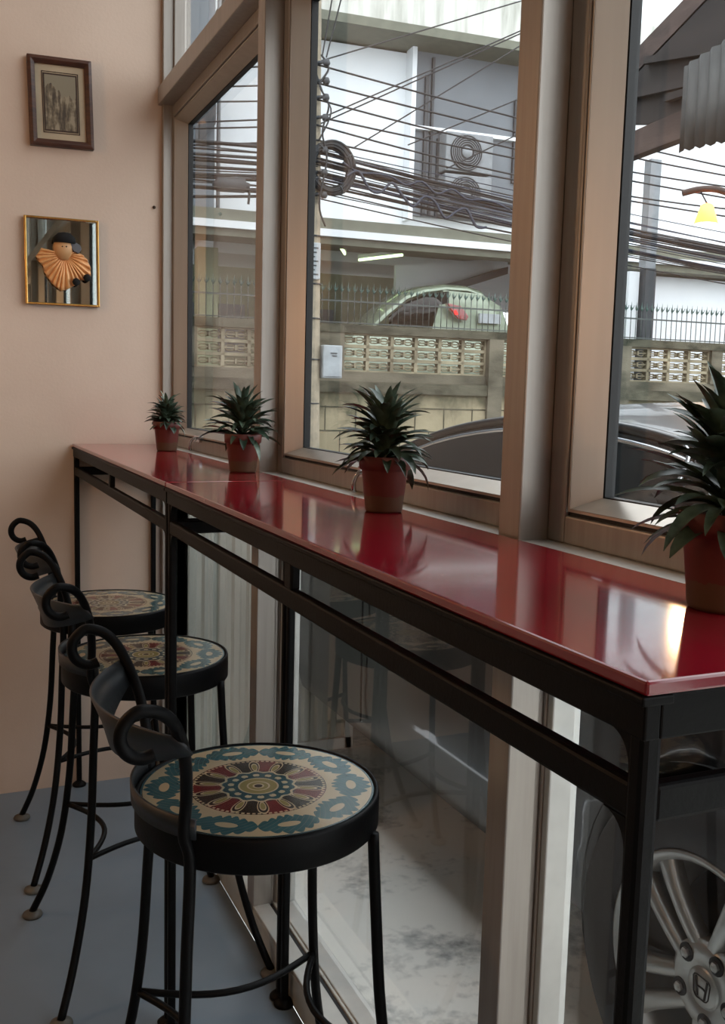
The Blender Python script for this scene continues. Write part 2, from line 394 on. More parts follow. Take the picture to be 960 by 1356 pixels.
for i, (ya, yb) in enumerate(bays):
    y0, y1 = yb, ya
    root = bpy.data.objects.new('window_%d' % (i+1), None); COL.objects.link(root); root.location = (.3, (y0+y1)/2, 1.047)
    struct(root, ['narrow looking window beside the pink wall', 'window behind the two middle plants', 'window behind the nearest plant', 'window beside the viewer', 'last window behind the viewer'][i])
    L = (-.3, -(y0+y1)/2, -1.047)
    z0, z1 = 1.047, 2.045
    m = MB(); ring(m, .290, .322, y0, y1, z0, z1, .033); m.build('window_frame', 'alu', root, bevel=.0025, loc=L)
    m = MB(); ring(m, .296, .330, y0+.033, y1-.033, z0+.033, z1-.033, .004); m.build('window_gasket', 'gasket', root, loc=L)
    m = MB()
    a0, a1, b0, b1 = y0+.036, y1-.036, z0+.038, z1-.038
    # sash: splayed inner lip towards the glass
    def splay(m, xa, ta, xb, tb):
        A = [(xa, a0+ta, b0+ta), (xa, a1-ta, b0+ta), (xa, a1-ta, b1-ta), (xa, a0+ta, b1-ta)]
        B = [(xb, a0+tb, b0+tb), (xb, a1-tb, b0+tb), (xb, a1-tb, b1-tb), (xb, a0+tb, b1-tb)]
        m.add(A+B, [(k, (k+1) % 4, 4+(k+1) % 4, 4+k) for k in range(4)])
    splay(m, .293, 0, .293, .003); splay(m, .293, .003, .329, .016)
    m.build('window_sash', 'sash', root, loc=L, solid=.002)
    m = MB(); ring(m, .330, .344, a0+.012, a1-.012, b0+.012, b1-.012, .006); m.build('glazing_bead', 'gasket', root, loc=L)
    m = MB(); m.box(.3395, .3405, a0+.004, a1-.004, b0+.004, b1-.004); m.build('pane', 'glass', root, loc=L)
    # upper light
    m = MB(); ring(m, .292, .325, y0, y1, 2.095, ZC-.06, .03); m.build('upper_frame', 'alu', root, bevel=.002, loc=L)
    m = MB(); m.box(.3295, .3305, y0+.02, y1-.02, 2.11, ZC-.08); m.build('upper_pane', 'glass', root, loc=L)
    # lower light
    m = MB(); ring(m, .303, .345, y0, y1, .066, 1.01, .012, .012); m.build('lower_frame', 'alu_pale', root, bevel=.002, loc=L)
    m = MB(); m.box(.3345, .3355, y0+.005, y1-.005, .07, 1.008); m.build('lower_pane', 'glass_low', root, loc=L)
    if i == 0:
        m = MB().box(.285, .300, y0, y0+.055, .066, 1.01); m.build('stile', 'alu_pale', root, loc=L, bevel=.002)
    # small cast latch on the bottom rail
    ly = (y0+y1)/2+(.13 if i == 0 else 0)
    m = MB().box(.282, .291, ly-.03, ly+.03, z0+.028, z0+.046)
    m.tube(cat([(.283, ly, z0+.038), (.272, ly+.004, z0+.036), (.266, ly+.008, z0+.02), (.268, ly+.010, z0+.004)]), [.004]*13+[.0045]*6, 8)
    m.build('window_latch', 'chrome', root, loc=L, bevel=.001)

# warm pendant lamps of the room (outside the frame, they light it and show in the glass); the last one is an added fill
def pendant(x, y, z, label, power):
    t = thing('pendant_lamp', label, 'lamp', (x, y, z), group='warm pendant lamps of the room')
    MB().lathe([(.012, .17), (.02, .16), (.022, .14), (.05, .12), (.095, .06), (.12, 0), (.114, .0), (.09, .058), (.046, .114), (.018, .132)], 32, cap=False).build('lamp_shade', 'brass', t)
    MB().lathe([(.0001, -.03), (.02, -.025), (.032, 0), (.028, .025), (.014, .06), (.013, .10)], 20).build('bulb', 'bulb', t)
    MB().tube([(0, 0, .16), (0, 0, ZC-z-.02)], .003, 6).build('cord', 'cable', t)
    MB().lathe([(.045, ZC-z), (.045, ZC-z-.012), (.02, ZC-z-.03)], 20).build('ceiling_rose', 'brass', t)
    ld = bpy.data.lights.new('bulb_light', 'POINT'); ld.energy = power; ld.color = (1, .58, .32); ld.shadow_soft_size = .05
    lo = bpy.data.objects.new('bulb_light', ld); COL.objects.link(lo); lo.parent = t; lo.location = (0, 0, -.06)
pendant(-1.45, -.85, 1.95, 'brass pendant lamp hanging left of the bar stools', 19)
pendant(-.42, -4.45, 1.68, 'brass pendant lamp hanging behind the viewer', 15)
pendant(-2.5, -2.6, 2.0, 'added fill lamp shaped as a brass pendant in the middle of the room', 9)  # added as soft fill for the interior, no lamp known here

# ================================================================== BAR TABLES
def bar_table(y0, y1, label):
    """y0 far end, y1 near end; x 0..0.245, top at 1.05"""
    t = thing('bar_table', label, 'table', (.12, (y0+y1)/2, 0), group='red topped bar tables')
    L = (-.12, -(y0+y1)/2, 0); xb = .244
    MB().box(-.002, xb, y1, y0, 1.0405, 1.050).build('tabletop', 'red', t, bevel=.002, loc=L)
    m = MB()
    for xa, xc in ((0, .012), (xb-.012, xb)): m.box(xa, xc, y1+.002, y0-.002, 1.012, 1.0405)
    for ya, yc in ((y0-.014, y0-.002), (y1+.002, y1+.014)): m.box(0.012, xb-.012, ya, yc, 1.012, 1.0405)
    m.box(-.004, .02, y1, y0, 1.034, 1.0403)
    m.build('top_frame', 'iron', t, bevel=.0015, loc=L)
    lw = .015
    for x in (.001, xb-.001-lw):
        for y in (y0-.003-lw, y1+.003):
            lg = MB().box(x, x+lw, y, y+lw, .008, 1.02).build('leg', 'iron', t, bevel=.004, loc=L)
            MB().lathe([(.020, 0), (.021, .005), (.017, .009), (.009, .015)], 24, (x+lw/2, y+lw/2, 0)).build('leg_glide', 'iron', lg)
    def rail(n, *b): MB().box(*b).build(n, 'iron', t, bevel=.003, loc=L)
    rail('side_rail', .002, .0145, y1+.014, y0-.014, .958, .982)
    rail('side_rail', xb-.0145, xb-.002, y1+.014, y0-.014, .958, .982)
    rail('end_rail', .014, xb-.014, y0-.0165, y0-.004, .958, .982)
    rail('end_rail', .014, xb-.014, y1+.004, y1+.0165, .958, .982)
    ym = (y0+y1)/2
    rail('strut', .002, .0145, ym-.0125, ym+.0125, .98, 1.015)
    rail('strut', xb-.0145, xb-.002, ym-.0125, ym+.0125, .98, 1.015)
    # rounded welds in the corners
    def weld(z, s, yy, d):
        R = .022; P = [(yy, z)]+[(yy+d*(R-R*math.sin(a)), z+s*(R-R*math.cos(a))) for a in [k*PI/12 for k in range(7)]]
        return P
    for yy, d in ((y0-.003-lw, -1), (y1+.003+lw, 1)):
        for z, s in ((.958, -1), (1.012, -1)):
            P = [(yy, z), (yy+d*.022, z)]+[(yy+d*(.022-.022*math.sin(a)), z+s*(.022-.022*math.cos(a))) for a in [k*PI/12 for k in range(1, 6)]]+[(yy, z+s*.022)]
            MB().prism(P, 'x', .003, .0135).build('corner_weld', 'iron', t, loc=L)
    return t
bar_table(-.002, -1.258, 'long narrow bar table with red top against the pink wall')
bar_table(-1.262, -2.552, 'nearest bar table with red top and welded black frame')

# ================================================================== STOOLS
SZ = .655
def make_stool(label):
    t = thing('bar_stool', label, 'stool', (0, 0, 0), group='bar stools with mosaic seats')
    R = .166
    MB().lathe([(R, SZ-.012), (R, SZ-.002), (R-.001, SZ), (.0001, SZ)], 96, smooth=False).build('seat', 'mosaic', t, loc=(0, 0, 0))
    MB().lathe([(R-.006, SZ-.048), (R+.004, SZ-.048), (R+.007, SZ-.045), (R+.007, SZ-.004), (R+.0055, SZ+.0015), (R+.002, SZ+.0015), (R+.0005, SZ-.002), (R-.006, SZ-.014), (R-.006, SZ-.048)], 96, cap=False).build('seat_ring', 'iron', t)
    r = .0080
    def leg(sx, sy, name):
        # rear legs (sx<0) run on up as the back rods with a scroll on top
        ax, ay = sx*.128, sy*.118
        pts = [(ax+sx*.085, ay+sy*.098, .012), (ax+sx*.055, ay+sy*.065, .10), (ax+sx*.028, ay+sy*.036, .22), (ax+sx*.012, ay+sy*.016, .36), (ax+sx*.005, ay+sy*.006, .5), (ax, ay, SZ-.04)]
        if sx < 0:
            b = (ax-.008, ay)
            pts += [(b[0]-.0, ay, SZ), (b[0]+.002, ay+sy*.004, SZ+.05), (b[0]-.006, ay+sy*.030, SZ+.11), (b[0]-.024, ay+sy*.062, SZ+.162), (b[0]-.044, ay+sy*.080, SZ+.188)]
            c = Vector((b[0]-.066, ay+sy*.087, SZ+.166))
            for k in range(0, 8):
                a = PI/2+.1+k*.50; rr = .031-.0010*k
                pts.append((c.x+rr*math.cos(a)*1.0, c.y, c.z+rr*math.sin(a)))
        P = cat(pts, 5)
        lg = MB().tube(P, r, 10).build(name, 'iron', t)
        f = pts[0]
        MB().lathe([(.021, 0), (.0225, .003), (.021, .008), (.010, .014)], 24, (f[0], f[1], 0)).build('foot_glide', 'foot', lg)
    for sx in (1, -1):
        for sy in (1, -1): leg(sx, sy, 'leg')
    # bowed stretchers between the legs
    z = .29
    k = .128+.0185; ky = .118+.0245
    def bow(a, b, o, name):
        a, b = Vector(a), Vector(b); P = [a+(b-a)*q+Vector(o)*math.sin(PI*q) for q in [i/14 for i in range(15)]]
        MB().tube(P, .0055, 8).build(name, 'iron', t)
    bow((-k, -ky, z), (-k, ky, z), (.055, 0, 0), 'stretcher')
    bow((k, -ky, z), (k, ky, z), (-.055, 0, 0), 'stretcher')
    bow((-k, -ky, z), (k, -ky, z), (0, .055, 0), 'stretcher')
    bow((-k, ky, z), (k, ky, z), (0, -.055, 0), 'stretcher')
    # curved crest band joining the two back rods
    secs = []
    for i in range(25):
        q = -1+2*i/24; y = q*.178; x = -.128-.024-.066*(1-q*q); h = .012+.022*(1-q*q); zc = SZ+.140-.022*(1-q*q)
        lean = .012
        secs.append([(x-lean, y, zc+h), (x+lean*.2, y, zc), (x+lean, y, zc-h)])
    MB().loft(secs).build('crest_band', 'iron_band', t, solid=.004)
    # deeper rear apron on the seat ring below the rods
    secs = []
    for i in range(19):
        a = PI-.80+1.60*i/18
        secs.append([((R+.010)*math.cos(a), (R+.010)*math.sin(a), SZ-.005), ((R+.011)*math.cos(a), (R+.011)*math.sin(a), SZ+.022)])
    MB().loft(secs).build('back_apron', 'iron_band', t, solid=.004)
    return t
s0 = make_stool('nearest bar stool, its teal and red mosaic seat in full view')
s0.location = (.033, -1.712, 0)
for (x, y, rz, lab) in ((.024, -.958, .03, 'middle bar stool, its mosaic seat half hidden behind a table leg'), (.035, -.42, -.02, 'farthest bar stool, standing closest to the pink wall')):
    c = copy_tree(s0); c.location = (x, y, 0); c.rotation_euler.z = rz; c['label'] = lab

# ================================================================== POTTED PLANTS
def blade(m, base_, az, el, length, width, droop, tw=0):
    d = Vector((math.cos(az), math.sin(az), 0)); side = Vector((-math.sin(az), math.cos(az), 0)); secs = []; p = Vector(base_); e = el; N = 8
    for i in range(N+1):
        q = i/N; wd = width*(math.sin(PI*min(1, q*.93+.07))**.7)*(1 if q < .98 else .1)
        if i == N: wd = width*.04
        dirv = d*math.cos(e)+Vector((0, 0, 1))*math.sin(e); up = -d*math.sin(e)+Vector((0, 0, 1))*math.cos(e)
        sd = side*math.cos(tw)+up*math.sin(tw)
        secs.append([p-sd*wd/2+up*wd*.22, p, p+sd*wd/2+up*wd*.22])
        p = p+dirv*length/N; e -= droop/N
    m.loft(secs)
def plant(x, y, label, seed, n, H, spread, rs=1.0, lean=None):
    rnd = random.Random(seed); t = thing('potted_plant', label, 'plant', (x, y, 1.050), group='potted plants on the red bar')
    s = rs
    MB().lathe([(.0001, .002), (.024*s, .0), (.0265*s, .001), (.0275*s, .004), (.0335*s, .058), (.0345*s, .060), (.0375*s, .061), (.0385*s, .078), (.0378*s, .079), (.0360*s, .078), (.0345*s, .066), (.030*s, .0655)], 40).build('pot', 'pot', t)
    MB().lathe([(.0335*s, .064), (.02*s, .069), (.0001, .070)], 20).build('soil', 'soil', t)
    m = MB()
    m.tube(cat([(0, 0, .064), (.002, .002, .064+H*.3), (0, -.001, .064+H*.6)]), [.005*s]*13, 8)
    for i in range(n):
        q = i/n; az = i*2.39996+rnd.uniform(-.3, .3)
        el = .0+1.0*q**.9+rnd.uniform(-.35, .35); ln = spread*(1-.06*q)*rnd.uniform(.7, 1.12)
        zb = .066+H*.5*q+rnd.uniform(-.004, .004)
        dr = rnd.uniform(.6, 1.7)*(1.1-.35*q)
        if lean and math.cos(az-lean) > .6 and q < .6: el += .25; ln *= 1.25
        blade(m, (.004*math.cos(az), .004*math.sin(az), zb), az, min(el+.35, 1.5), ln, rnd.uniform(.012, .0175)*s*(1.0 if q < .9 else .8), dr, rnd.uniform(-.3, .3))
    m.build('foliage', 'leaf', t, fixn=False)
    return t
plant(.203, -.345, 'small bushy plant in terracotta pot nearest the pink wall', 3, 120, .085, .058, .98)
plant(.203, -1.055, 'plant in terracotta pot with leaves drooping to the left, second from pink wall', 11, 105, .10, .078, 1.0, lean=2.6)
plant(.203, -1.744, 'plant in terracotta pot in front of the middle window', 5, 125, .115, .074, .97)
plant(.196, -2.405, 'nearest potted plant, large and dark, by the last window', 9, 130, .12, .082, 1.0)

# ================================================================== WALL PICTURES
def sheet(m, x0, x1, z0, z1, y0, y1): m.box(x0, x1, y0, y1, z0, z1)
t = thing('picture_frame', 'dark wood picture frame with a sepia street print and ruled mount', 'picture', (-.026, -.001, 2.010), group=None)
t.rotation_euler.y = -.03
def mitred(m, a, b, c, d, th, y0, y1):
    o_ = [(a, c), (b, c), (b, d), (a, d)]; i_ = [(a+th, c+th), (b-th, c+th), (b-th, d-th), (a+th, d-th)]; h_ = [(a+th*.45, c+th*.45), (b-th*.45, c+th*.45), (b-th*.45, d-th*.45), (a+th*.45, d-th*.45)]
    R4 = [[(p[0], y1, p[1]) for p in o_], [(p[0], y0+.004, p[1]) for p in o_], [(p[0], y0, p[1]) for p in h_], [(p[0], y0+.008, p[1]) for p in i_], [(p[0], y1, p[1]) for p in i_]]
    m.loft(R4, closed=True, smooth=False)
m = MB(); ringp = lambda m, a, b, c, d, th, y0, y1: (m.box(a, a+th, y0, y1, c, d), m.box(b-th, b, y0, y1, c, d), m.box(a+th, b-th, y0, y1, c, c+th), m.box(a+th, b-th, y0, y1, d-th, d))
mitred(m, -.087, .087, -.121, .121, .020, -.024, -.002); m.build('frame', 'dark_wood', t, bevel=.0015)
MB().box(-.069, .069, -.010, -.004, -.103, .103).build('mount', 'mount', t)
m = MB(); ringp(m, -.050, .050, -.083, .083, .0022, -.0112, -.0098); ringp(m, -.046, .046, -.078, .078, .004, -.0116, -.0098); m.build('ruled_border', 'line_brown', t)
MB().box(-.042, .042, -.0114, -.0098, -.074, .074).build('print', 'print', t)
t = thing('wall_mirror', 'small brass framed mirror hanging below the picture', 'mirror', (-.026, -.001, 1.572))
t.rotation_euler.y = -.01
m = MB(); ringp(m, -.103, .103, -.123, .123, .006, -.016, -.001); m.build('frame', 'brass', t, bevel=.0015)
MB().box(-.098, .098, -.006, -.002, -.118, .118).build('mirror_glass', 'mirror', t)
# satin clown doll fixed on the mirror: pleated collar fan, head, cap, cone hat, pompoms
d = thing('clown_doll', 'flat peach satin doll with pleated collar, black cap and pompoms on the mirror', 'doll', (-.026, -.008, 1.572))
d.scale = (1.76, 1.4, 1.74)
def px(u, v): return ((u-500)/ (960/.1215)/1.0*1.22, -(v-600)/(1200/.152)*1.13+.0)   # sketch units to metres
out = [(285, 465), (262, 515), (232, 560), (262, 620), (300, 660), (318, 740), (352, 800), (395, 860), (440, 900), (478, 930), (540, 910), (620, 860), (650, 800), (700, 790), (745, 790), (785, 745), (788, 660), (760, 570), (720, 520), (660, 480), (600, 470)]
def star_fan(m, cen, rim, amp, y0, rings=10, sub=5):
    R = []
    for i in range(len(rim)-1):
        for k in range(sub): q = k/sub; R.append((rim[i][0]*(1-q)+rim[i+1][0]*q, rim[i][1]*(1-q)+rim[i+1][1]*q))
    R.append(rim[-1]); secs = []
    for j in range(rings+1):
        q = j/rings; row = []
        for i, p in enumerate(R):
            yy = y0-.004-amp*q*(.5+.5*math.sin(i*2*PI/(sub*1.0)))-.006*math.sin(PI*min(1, q*1.1))
            row.append((cen[0]+(p[0]-cen[0])*q, yy, cen[1]+(p[1]-cen[1])*q))
        secs.append(row)
    m.loft(secs)
m = MB(); star_fan(m, px(520, 520), [px(*p) for p in out], .007, 0, 10, 6)
m.build('satin_costume', 'satin', d, solid=.0015)
m = MB(); hx, hz = px(505, 450)
m.lathe([(.0001, -.020), (.008, -.018), (.0145, -.008), (.0155, .002), (.013, .013), (.006, .019), (.0001, .020)], 20, (hx, -.008, hz)); m.build('head', 'skin_plaster', d)
m = MB(); cx, cz = px(520, 350); m.lathe([(.0001, .012), (.010, .010), (.017, .003), (.0185, -.006), (.0001, -.007)], 20, (cx, -.009, cz)); m.build('cap', 'black_felt', d)
m = MB(); P = [px(560, 400), px(640, 380), px(680, 410), px(690, 450), px(660, 500), px(610, 480)]; m.prism(P, 'y', -.016, -.006); m.build('grey_fan', 'grey_felt', d, bevel=.001)
for q in ((632, 822), (745, 768)):
    a, b = px(*q); MB().lathe([(.0001, -.0065), (.0045, -.0045), (.0065, 0), (.0045, .0045), (.0001, .0065)], 14, (a, -.016, b)).build('pompom', 'black_felt', d)
for q in ((490, 440), (530, 438)):
    a, b = px(*q); MB().lathe([(.0001, -.0016), (.0016, 0), (.0001, .0016)], 8, (a, -.0225, b)).build('eye', 'black_felt', d)
tag(MB().lathe([(.004, 0), (.005, -.004), (.0001, -.006)], 10, (.239, -.0, 1.752), 'y').build('wall_plug', 'line_brown'), 'tiny brown screw plug in the pink wall beside the window jamb', 'screw')

# ================================================================== OUTSIDE, NEAR
GZ = -.05
struct(MB().box(.345, 2.7, -6, .8, -.25, GZ).build('ground', 'apron'), 'patchy concrete apron outside the glass')
struct(MB().box(-25, 35, .8, 40, -.25, GZ-.01).build('ground_street', 'asphalt'), 'grey street')
struct(MB().box(2.7, 35, -12, .8, -.25, GZ-.01).build('ground_side', 'asphalt'), 'grey yard beyond the car')
fac = MB(); fac.box(-3.5, .31, .12, 5.5, GZ, 4.6); fac.box(-3.5, .30, YB-1, .12, ZC+.1, 3.9)
struct(fac.build('wall_outside', 'facade_grey'), 'grey outer wall above and beside the cafe')
# ribbed steel panel outside the first low pane
m = MB(); secs = []
N = 72
for i in range(N+1):
    x = .335+.62*i/N; yy = .14+(.010 if (i//3) % 2 else 0); secs.append([(x, yy, GZ+.02), (x, yy, .99)])
t = thing('ribbed_screen', 'pale ribbed steel screen standing low outside the window by the pink wall', 'screen', (.66, .14, GZ)); Lr = (-.66, -.14, -GZ)
m.loft(secs, smooth=False).build('ribbed_sheet', 'slats', t, solid=.003, loc=Lr)
m = MB(); m.box(.335, .98, .13, .16, .985, 1.01); m.box(.335, .98, .13, .16, GZ, GZ+.04); m.box(.955, .985, .13, .16, GZ, 1.0); m.build('screen_frame', 'alu_pale', t, loc=Lr)

def cut_cyl(o, c, r, dp):
    """cut a wheel well (axis x) out of a mesh object for good"""
    k = MB().lathe([(r, -dp), (r, dp)], 48, c, 'x').build('cutter', 'rubber', o)
    k.parent = None; bpy.context.view_layer.update()
    k.matrix_world = o.matrix_world
    md = o.modifiers.new('cut', 'BOOLEAN'); md.operation = 'DIFFERENCE'; md.object = k; md.solver = 'EXACT'
    bpy.context.view_layer.update(); dg = bpy.context.evaluated_depsgraph_get()
    me = bpy.data.meshes.new_from_object(o.evaluated_get(dg)); o.modifiers.clear(); o.data = me
    for p in me.polygons: p.use_smooth = True
    bpy.data.objects.remove(k)
# ------------------------------------------------------------------ black parked car
def car():
    t = thing('parked_car', 'black parked car close outside the window, silver alloy wheel showing', 'car', (1.63, -.55, GZ))
    O = Vector((1.63, -.55, GZ))
    def ll(p): return (p[0]-O.x, p[1]-O.y, p[2]-O.z)
    HW = .86
    # lower body sections: y, half width scale, bottom z, belt z, centre top z
    st = [(-2.72, .62, .22, .48, .52), (-2.66, .80, .14, .58, .64), (-2.5, .90, .12, .66, .72), (-2.2, .97, .12, .74, .81), (-1.9, 1.0, .12, .84, .90), (-1.62, 1.0, .12, .87, .93),
          (-1.2, 1.0, .12, .88, .92), (-.6, 1.0, .12, .895, .92), (0, 1.0, .12, .90, .92), (.5, 1.0, .12, .90, .93), (.95, .97, .12, .90, .94), (1.3, .90, .16, .86, .90), (1.42, .74, .24, .74, .78)]
    secs = []
    for y, s, zb, zs, zt in st:
        h = HW*s; row = []
        for sx in (-1, 1):
            r = [(sx*h*.90, zb), (sx*h*.985, zb+.06), (sx*h, zb+.2), (sx*h*1.0, zb+.38 if zb+.38 < zs-.1 else zs-.1), (sx*h*.985, zs-.04), (sx*h*.95, zs), (sx*h*.80, (zs+zt*2)/3), (sx*h*.4, zt)]
            row.append(r)
        pr = row[0]+row[1][::-1]
        secs.append([ll((1.63+a, y, b)) for a, b in pr])
    m = MB(); m.loft(secs, closed=True); n = len(secs[0])
    m.f += [list(range(n)), list(range(len(m.v)-n, len(m.v)))[::-1]]; m.sm += [True, True]
    body = m.build('body', 'carpaint', t, sub=1)
    # wheel arches as dark liners standing in the body side, then wheels
    for wy in (-1.862, .72):
        for sx in (-1, 1):
            xs = 1.63+sx*.868
            cut_cyl(body, ll((xs, wy, .27)), .355, .26)
            m = MB(); m.lathe([(.356, sx*.004), (.356, -sx*.24), (.0001, -sx*.24)], 48, (0, 0, 0), 'x', cap=False)
            m.v = [ll((v[0]+xs-sx*.01, v[1]+wy, v[2]+.27)) for v in m.v]
            m.build('arch_liner', 'alloy_dark', body)
            wheel(t, ll, xs+sx*.012, wy, .268, sx)
    # greenhouse: arc profile along the car
    prof = [(-2.12, .885), (-1.98, .955), (-1.84, 1.02), (-1.71, 1.082), (-1.60, 1.128), (-1.42, 1.172), (-1.12, 1.198), (-.80, 1.196), (-.5, 1.155), (-.27, 1.085), (0, .995), (.22, .915)]
    def half(z):   # half width of the glass house at height z
        q = (z-.88)/.31; return .79-.19*q-.03*q*q
    roof = []
    for y, z in prof:
        z2 = z-.035 if z > .93 else z-.01
        hr = half(z2); row = []
        for i in range(9):
            q = -1+2*i/8; row.append(ll((1.63+q*hr, y, z2+(z+.022-z2)*(1-abs(q)**3.2))))
        roof.append(row)
    i0, i1 = 5, 9
    MB().loft(roof[i0-1:i1]).build('roof', 'carroof', t, solid=.006, sub=1)
    MB().loft([r[1:-1] for r in roof[:i0]]).build('windscreen', 'carglass', t, solid=.004, sub=1)
    MB().loft([r[1:-1] for r in roof[i1-1:]]).build('rear_window', 'carglass', t, solid=.004, sub=1)
    for sx in (-1, 1):
        # side glass between belt and rail
        secs = []
        for y, z in prof:
            z2 = z-.045 if z > .93 else z-.02
            zb = .882
            row = []
            for k in range(4):
                zz = zb+(max(z2, zb+.001)-zb)*k/3; row.append(ll((1.63+sx*(half(zz)+.002), y, zz)))
            secs.append(row)
        g = MB().loft(secs, smooth=False).build('side_glass', 'carglass', t, solid=.004)
        rail = [ll((1.63+sx*(half(z-.03)+.006), y, z-.036)) for y, z in prof]
        MB().tube(cat(rail, 4), .014, 8).build('roof_rail', 'carpaint', t)
        rail2 = [ll((1.63+sx*(half(z-.05)+.010), y, z-.062 if z > .96 else z-.02)) for y, z in prof[1:-1]]
        MB().tube(cat(rail2, 4), .008, 6).build('window_trim', 'chrome', t)
        belt = [ll((1.63+sx*.805, y, .888)) for y in (-2.0, -1.2, -.6, 0, .18)]
        MB().tube(belt, .010, 8).build('belt_trim', 'chrome', t)
        bp = [ll((1.63+sx*(half(z)+.008), y, z)) for y, z in ((-.98, .89), (-1.0, 1.0), (-1.03, 1.12))]
        MB().tube(cat(bp), .022, 6).build('door_pillar', 'gasket', t)
        # quarter window bar, shaped like the bright curved seam
        qp = [ll((1.63+sx*(half(z)+.012), y, z)) for y, z in ((-1.45, 1.135), (-1.485, 1.115), (-1.50, 1.085), (-1.505, 1.05))]
        MB().tube(cat(qp), .006, 6).build('quarter_seam', 'chrome', t)
        # door mirror
        mm = MB(); mm.lathe([(.0001, -.05), (.05, -.04), (.075, 0), (.06, .04), (.0001, .055)], 16, ll((1.63+sx*.93, -1.95, .96)), 'y'); mm.build('door_mirror', 'carpaint', t)
        MB().bar(ll((1.63+sx*.82, -1.93, .91)), ll((1.63+sx*.90, -1.95, .94)), .04, .03).build('mirror_arm', 'carpaint', t)
        # shut lines and handle
        for yy in (-1.45, -.42, .46):
            MB().tube(cat([ll((1.63+sx*.862, yy, .25)), ll((1.63+sx*.868, yy-.01, .45)), ll((1.63+sx*.862, yy, .70)), ll((1.63+sx*.835, yy, .86))]), .003, 6).build('shut_line', 'gasket', t)
        for yy in (-.55, .35):
            MB().tube(cat([ll((1.63+sx*.855, yy, .74)), ll((1.63+sx*.885, yy-.03, .745)), ll((1.63+sx*.885, yy-.12, .745)), ll((1.63+sx*.855, yy-.15, .74))]), .011, 8).build('door_handle', 'carpaint', t)
        # head and tail lamps
        mm = MB(); mm.lathe([(.0001, -.05), (.06, -.04), (.10, 0), (.06, .10), (.0001, .14)], 16, ll((1.63+sx*.62, -2.58, .56)), 'y'); mm.build('headlamp', 'chrome', t)
        mm = MB(); mm.lathe([(.0001, -.12), (.05, -.08), (.08, 0), (.05, .03), (.0001, .04)], 16, ll((1.63+sx*.66, 1.36, .70)), 'y'); mm.build('tail_lamp', 'red_lamp', t)
    return t
def wheel(t, ll, x, y, z, sx):
    def P(m):   # built around origin, axis x, outside towards sx
        m.v = [ll((x+v[0]*sx, y+v[1], z+v[2])) for v in m.v]; return m
    w = bpy.data.objects.new('wheel', None); COL.objects.link(w); w.parent = t
    R = .212
    P(MB().lathe([(R+.004, .0), (R+.01, .014), (R+.05, .022), (.300, .018), (.315, .0), (.318, -.03), (.318, -.15), (.30, -.18), (.2, -.18)], 64, axis='x', cap=False)).build('tyre', 'rubber', w)
    m = P(MB().lathe([(R+.006, .004), (R+.007, .012), (R+.001, .014), (R-.010, .006), (R-.018, -.03), (R-.03, -.14), (.05, -.15), (.0001, -.15)], 64, axis='x', cap=False)); m.build('rim', 'alloy', w)
    P(MB().lathe([(.17, -.12), (.172, -.10), (.0001, -.098)], 40, axis='x')).build('brake_disc', 'alloy_dark', w)
    # five forked spokes
    m = MB()
    n = 5; off = math.radians(-63.5)
    for k in range(n):
        a = off+(k+.5)*2*PI/n; ca, sa = math.cos(a), math.sin(a)
        for s in (-1, 1):
            secs = []
            for i in range(10):
                q = i/9; rr = .046+(R-.006-.046)*q; o = s*(.0215+.0125*q+.006*q**4); wd = .0270+.005*q+.010*q**5
                xx = -.006+.008*math.sin(PI*(q*.8+.1))
                def pt(w, dx): return (xx+dx, rr*ca-(o+w)*sa, rr*sa+(o+w)*ca)
                secs.append([pt(-wd/2, -.026), pt(-wd/2, -.006), pt(-wd*.30, .002), pt(wd*.30, .002), pt(wd/2, -.006), pt(wd/2, -.026)])
            m.loft(secs, closed=True)
    P(m).build('spokes', 'alloy', w)
    P(MB().lathe([(.078, -.03), (.076, -.004), (.066, .002), (.036, .003), (.0345, .001), (.033, .003), (.030, .0055), (.0001, .006)], 48, axis='x')).build('hub', 'alloy', w)
    for k in range(n):
        a = off+(k+.5)*2*PI/n
        c = (.0572*math.cos(a), .0572*math.sin(a))
        ps = [(c[0]+.0155*math.cos(b)*(1.0), c[1]+.0155*math.sin(b)) for b in [q*PI/8 for q in range(16)]]
        P(MB().prism(ps, 'x', .0005, .0042)).build('nut_recess', 'alloy_dark', w)
        P(MB().lathe([(.0085, .004), (.0085, .009), (.005, .012), (.0001, .0125)], 6, (0, c[0], c[1]), 'x', smooth=False)).build('wheel_nut', 'alloy', w)
    # emblem: rounded square outline with a letter H, raised on the cap
    m = MB()
    def q(u, v): return (.0066, u, v)
    sq = [(-.019, .013), (-.0165, .0175), (-.012, .019), (.012, .019), (.0165, .0175), (.019, .013), (.0165, -.012), (.013, -.017), (.009, -.019), (-.009, -.019), (-.013, -.017), (-.0165, -.012), (-.019, .013)]
    m.tube([q(*p) for p in sq], .0011, 6)
    for s in (-1, 1): m.bar(q(s*.0125, .016), q(s*.0082, -.0165), .0032, .002, up=(1, 0, 0))
    m.tube(cat([q(-.0098, -.001), q(-.004, .0008), q(.004, .0008), q(.0098, -.001)]), .0016, 6)
    P(m).build('emblem', 'alloy_dark', w)
car()

# ================================================================== ACROSS THE STREET  (local frame turned 4 degrees)
RZ = math.radians(-4)
def W(s, d, z):
    return (s*math.cos(RZ)-d*math.sin(RZ), s*math.sin(RZ)+d*math.cos(RZ), z)
class SB(MB):
    """street builder: coordinates are (along street, distance, height)"""
    def place(s, name, m, parent=None, **k):
        s.v = [W(*v) for v in s.v]
        if parent: 
            pl = parent.location; s.v = [(v[0]-pl.x, v[1]-pl.y, v[2]-pl.z) for v in s.v]
        return s.build(name, m, parent, **k)
def sthing(name, label, cat_, s, d, z, group=None): return thing(name, label, cat_, W(s, d, z), 0, group)

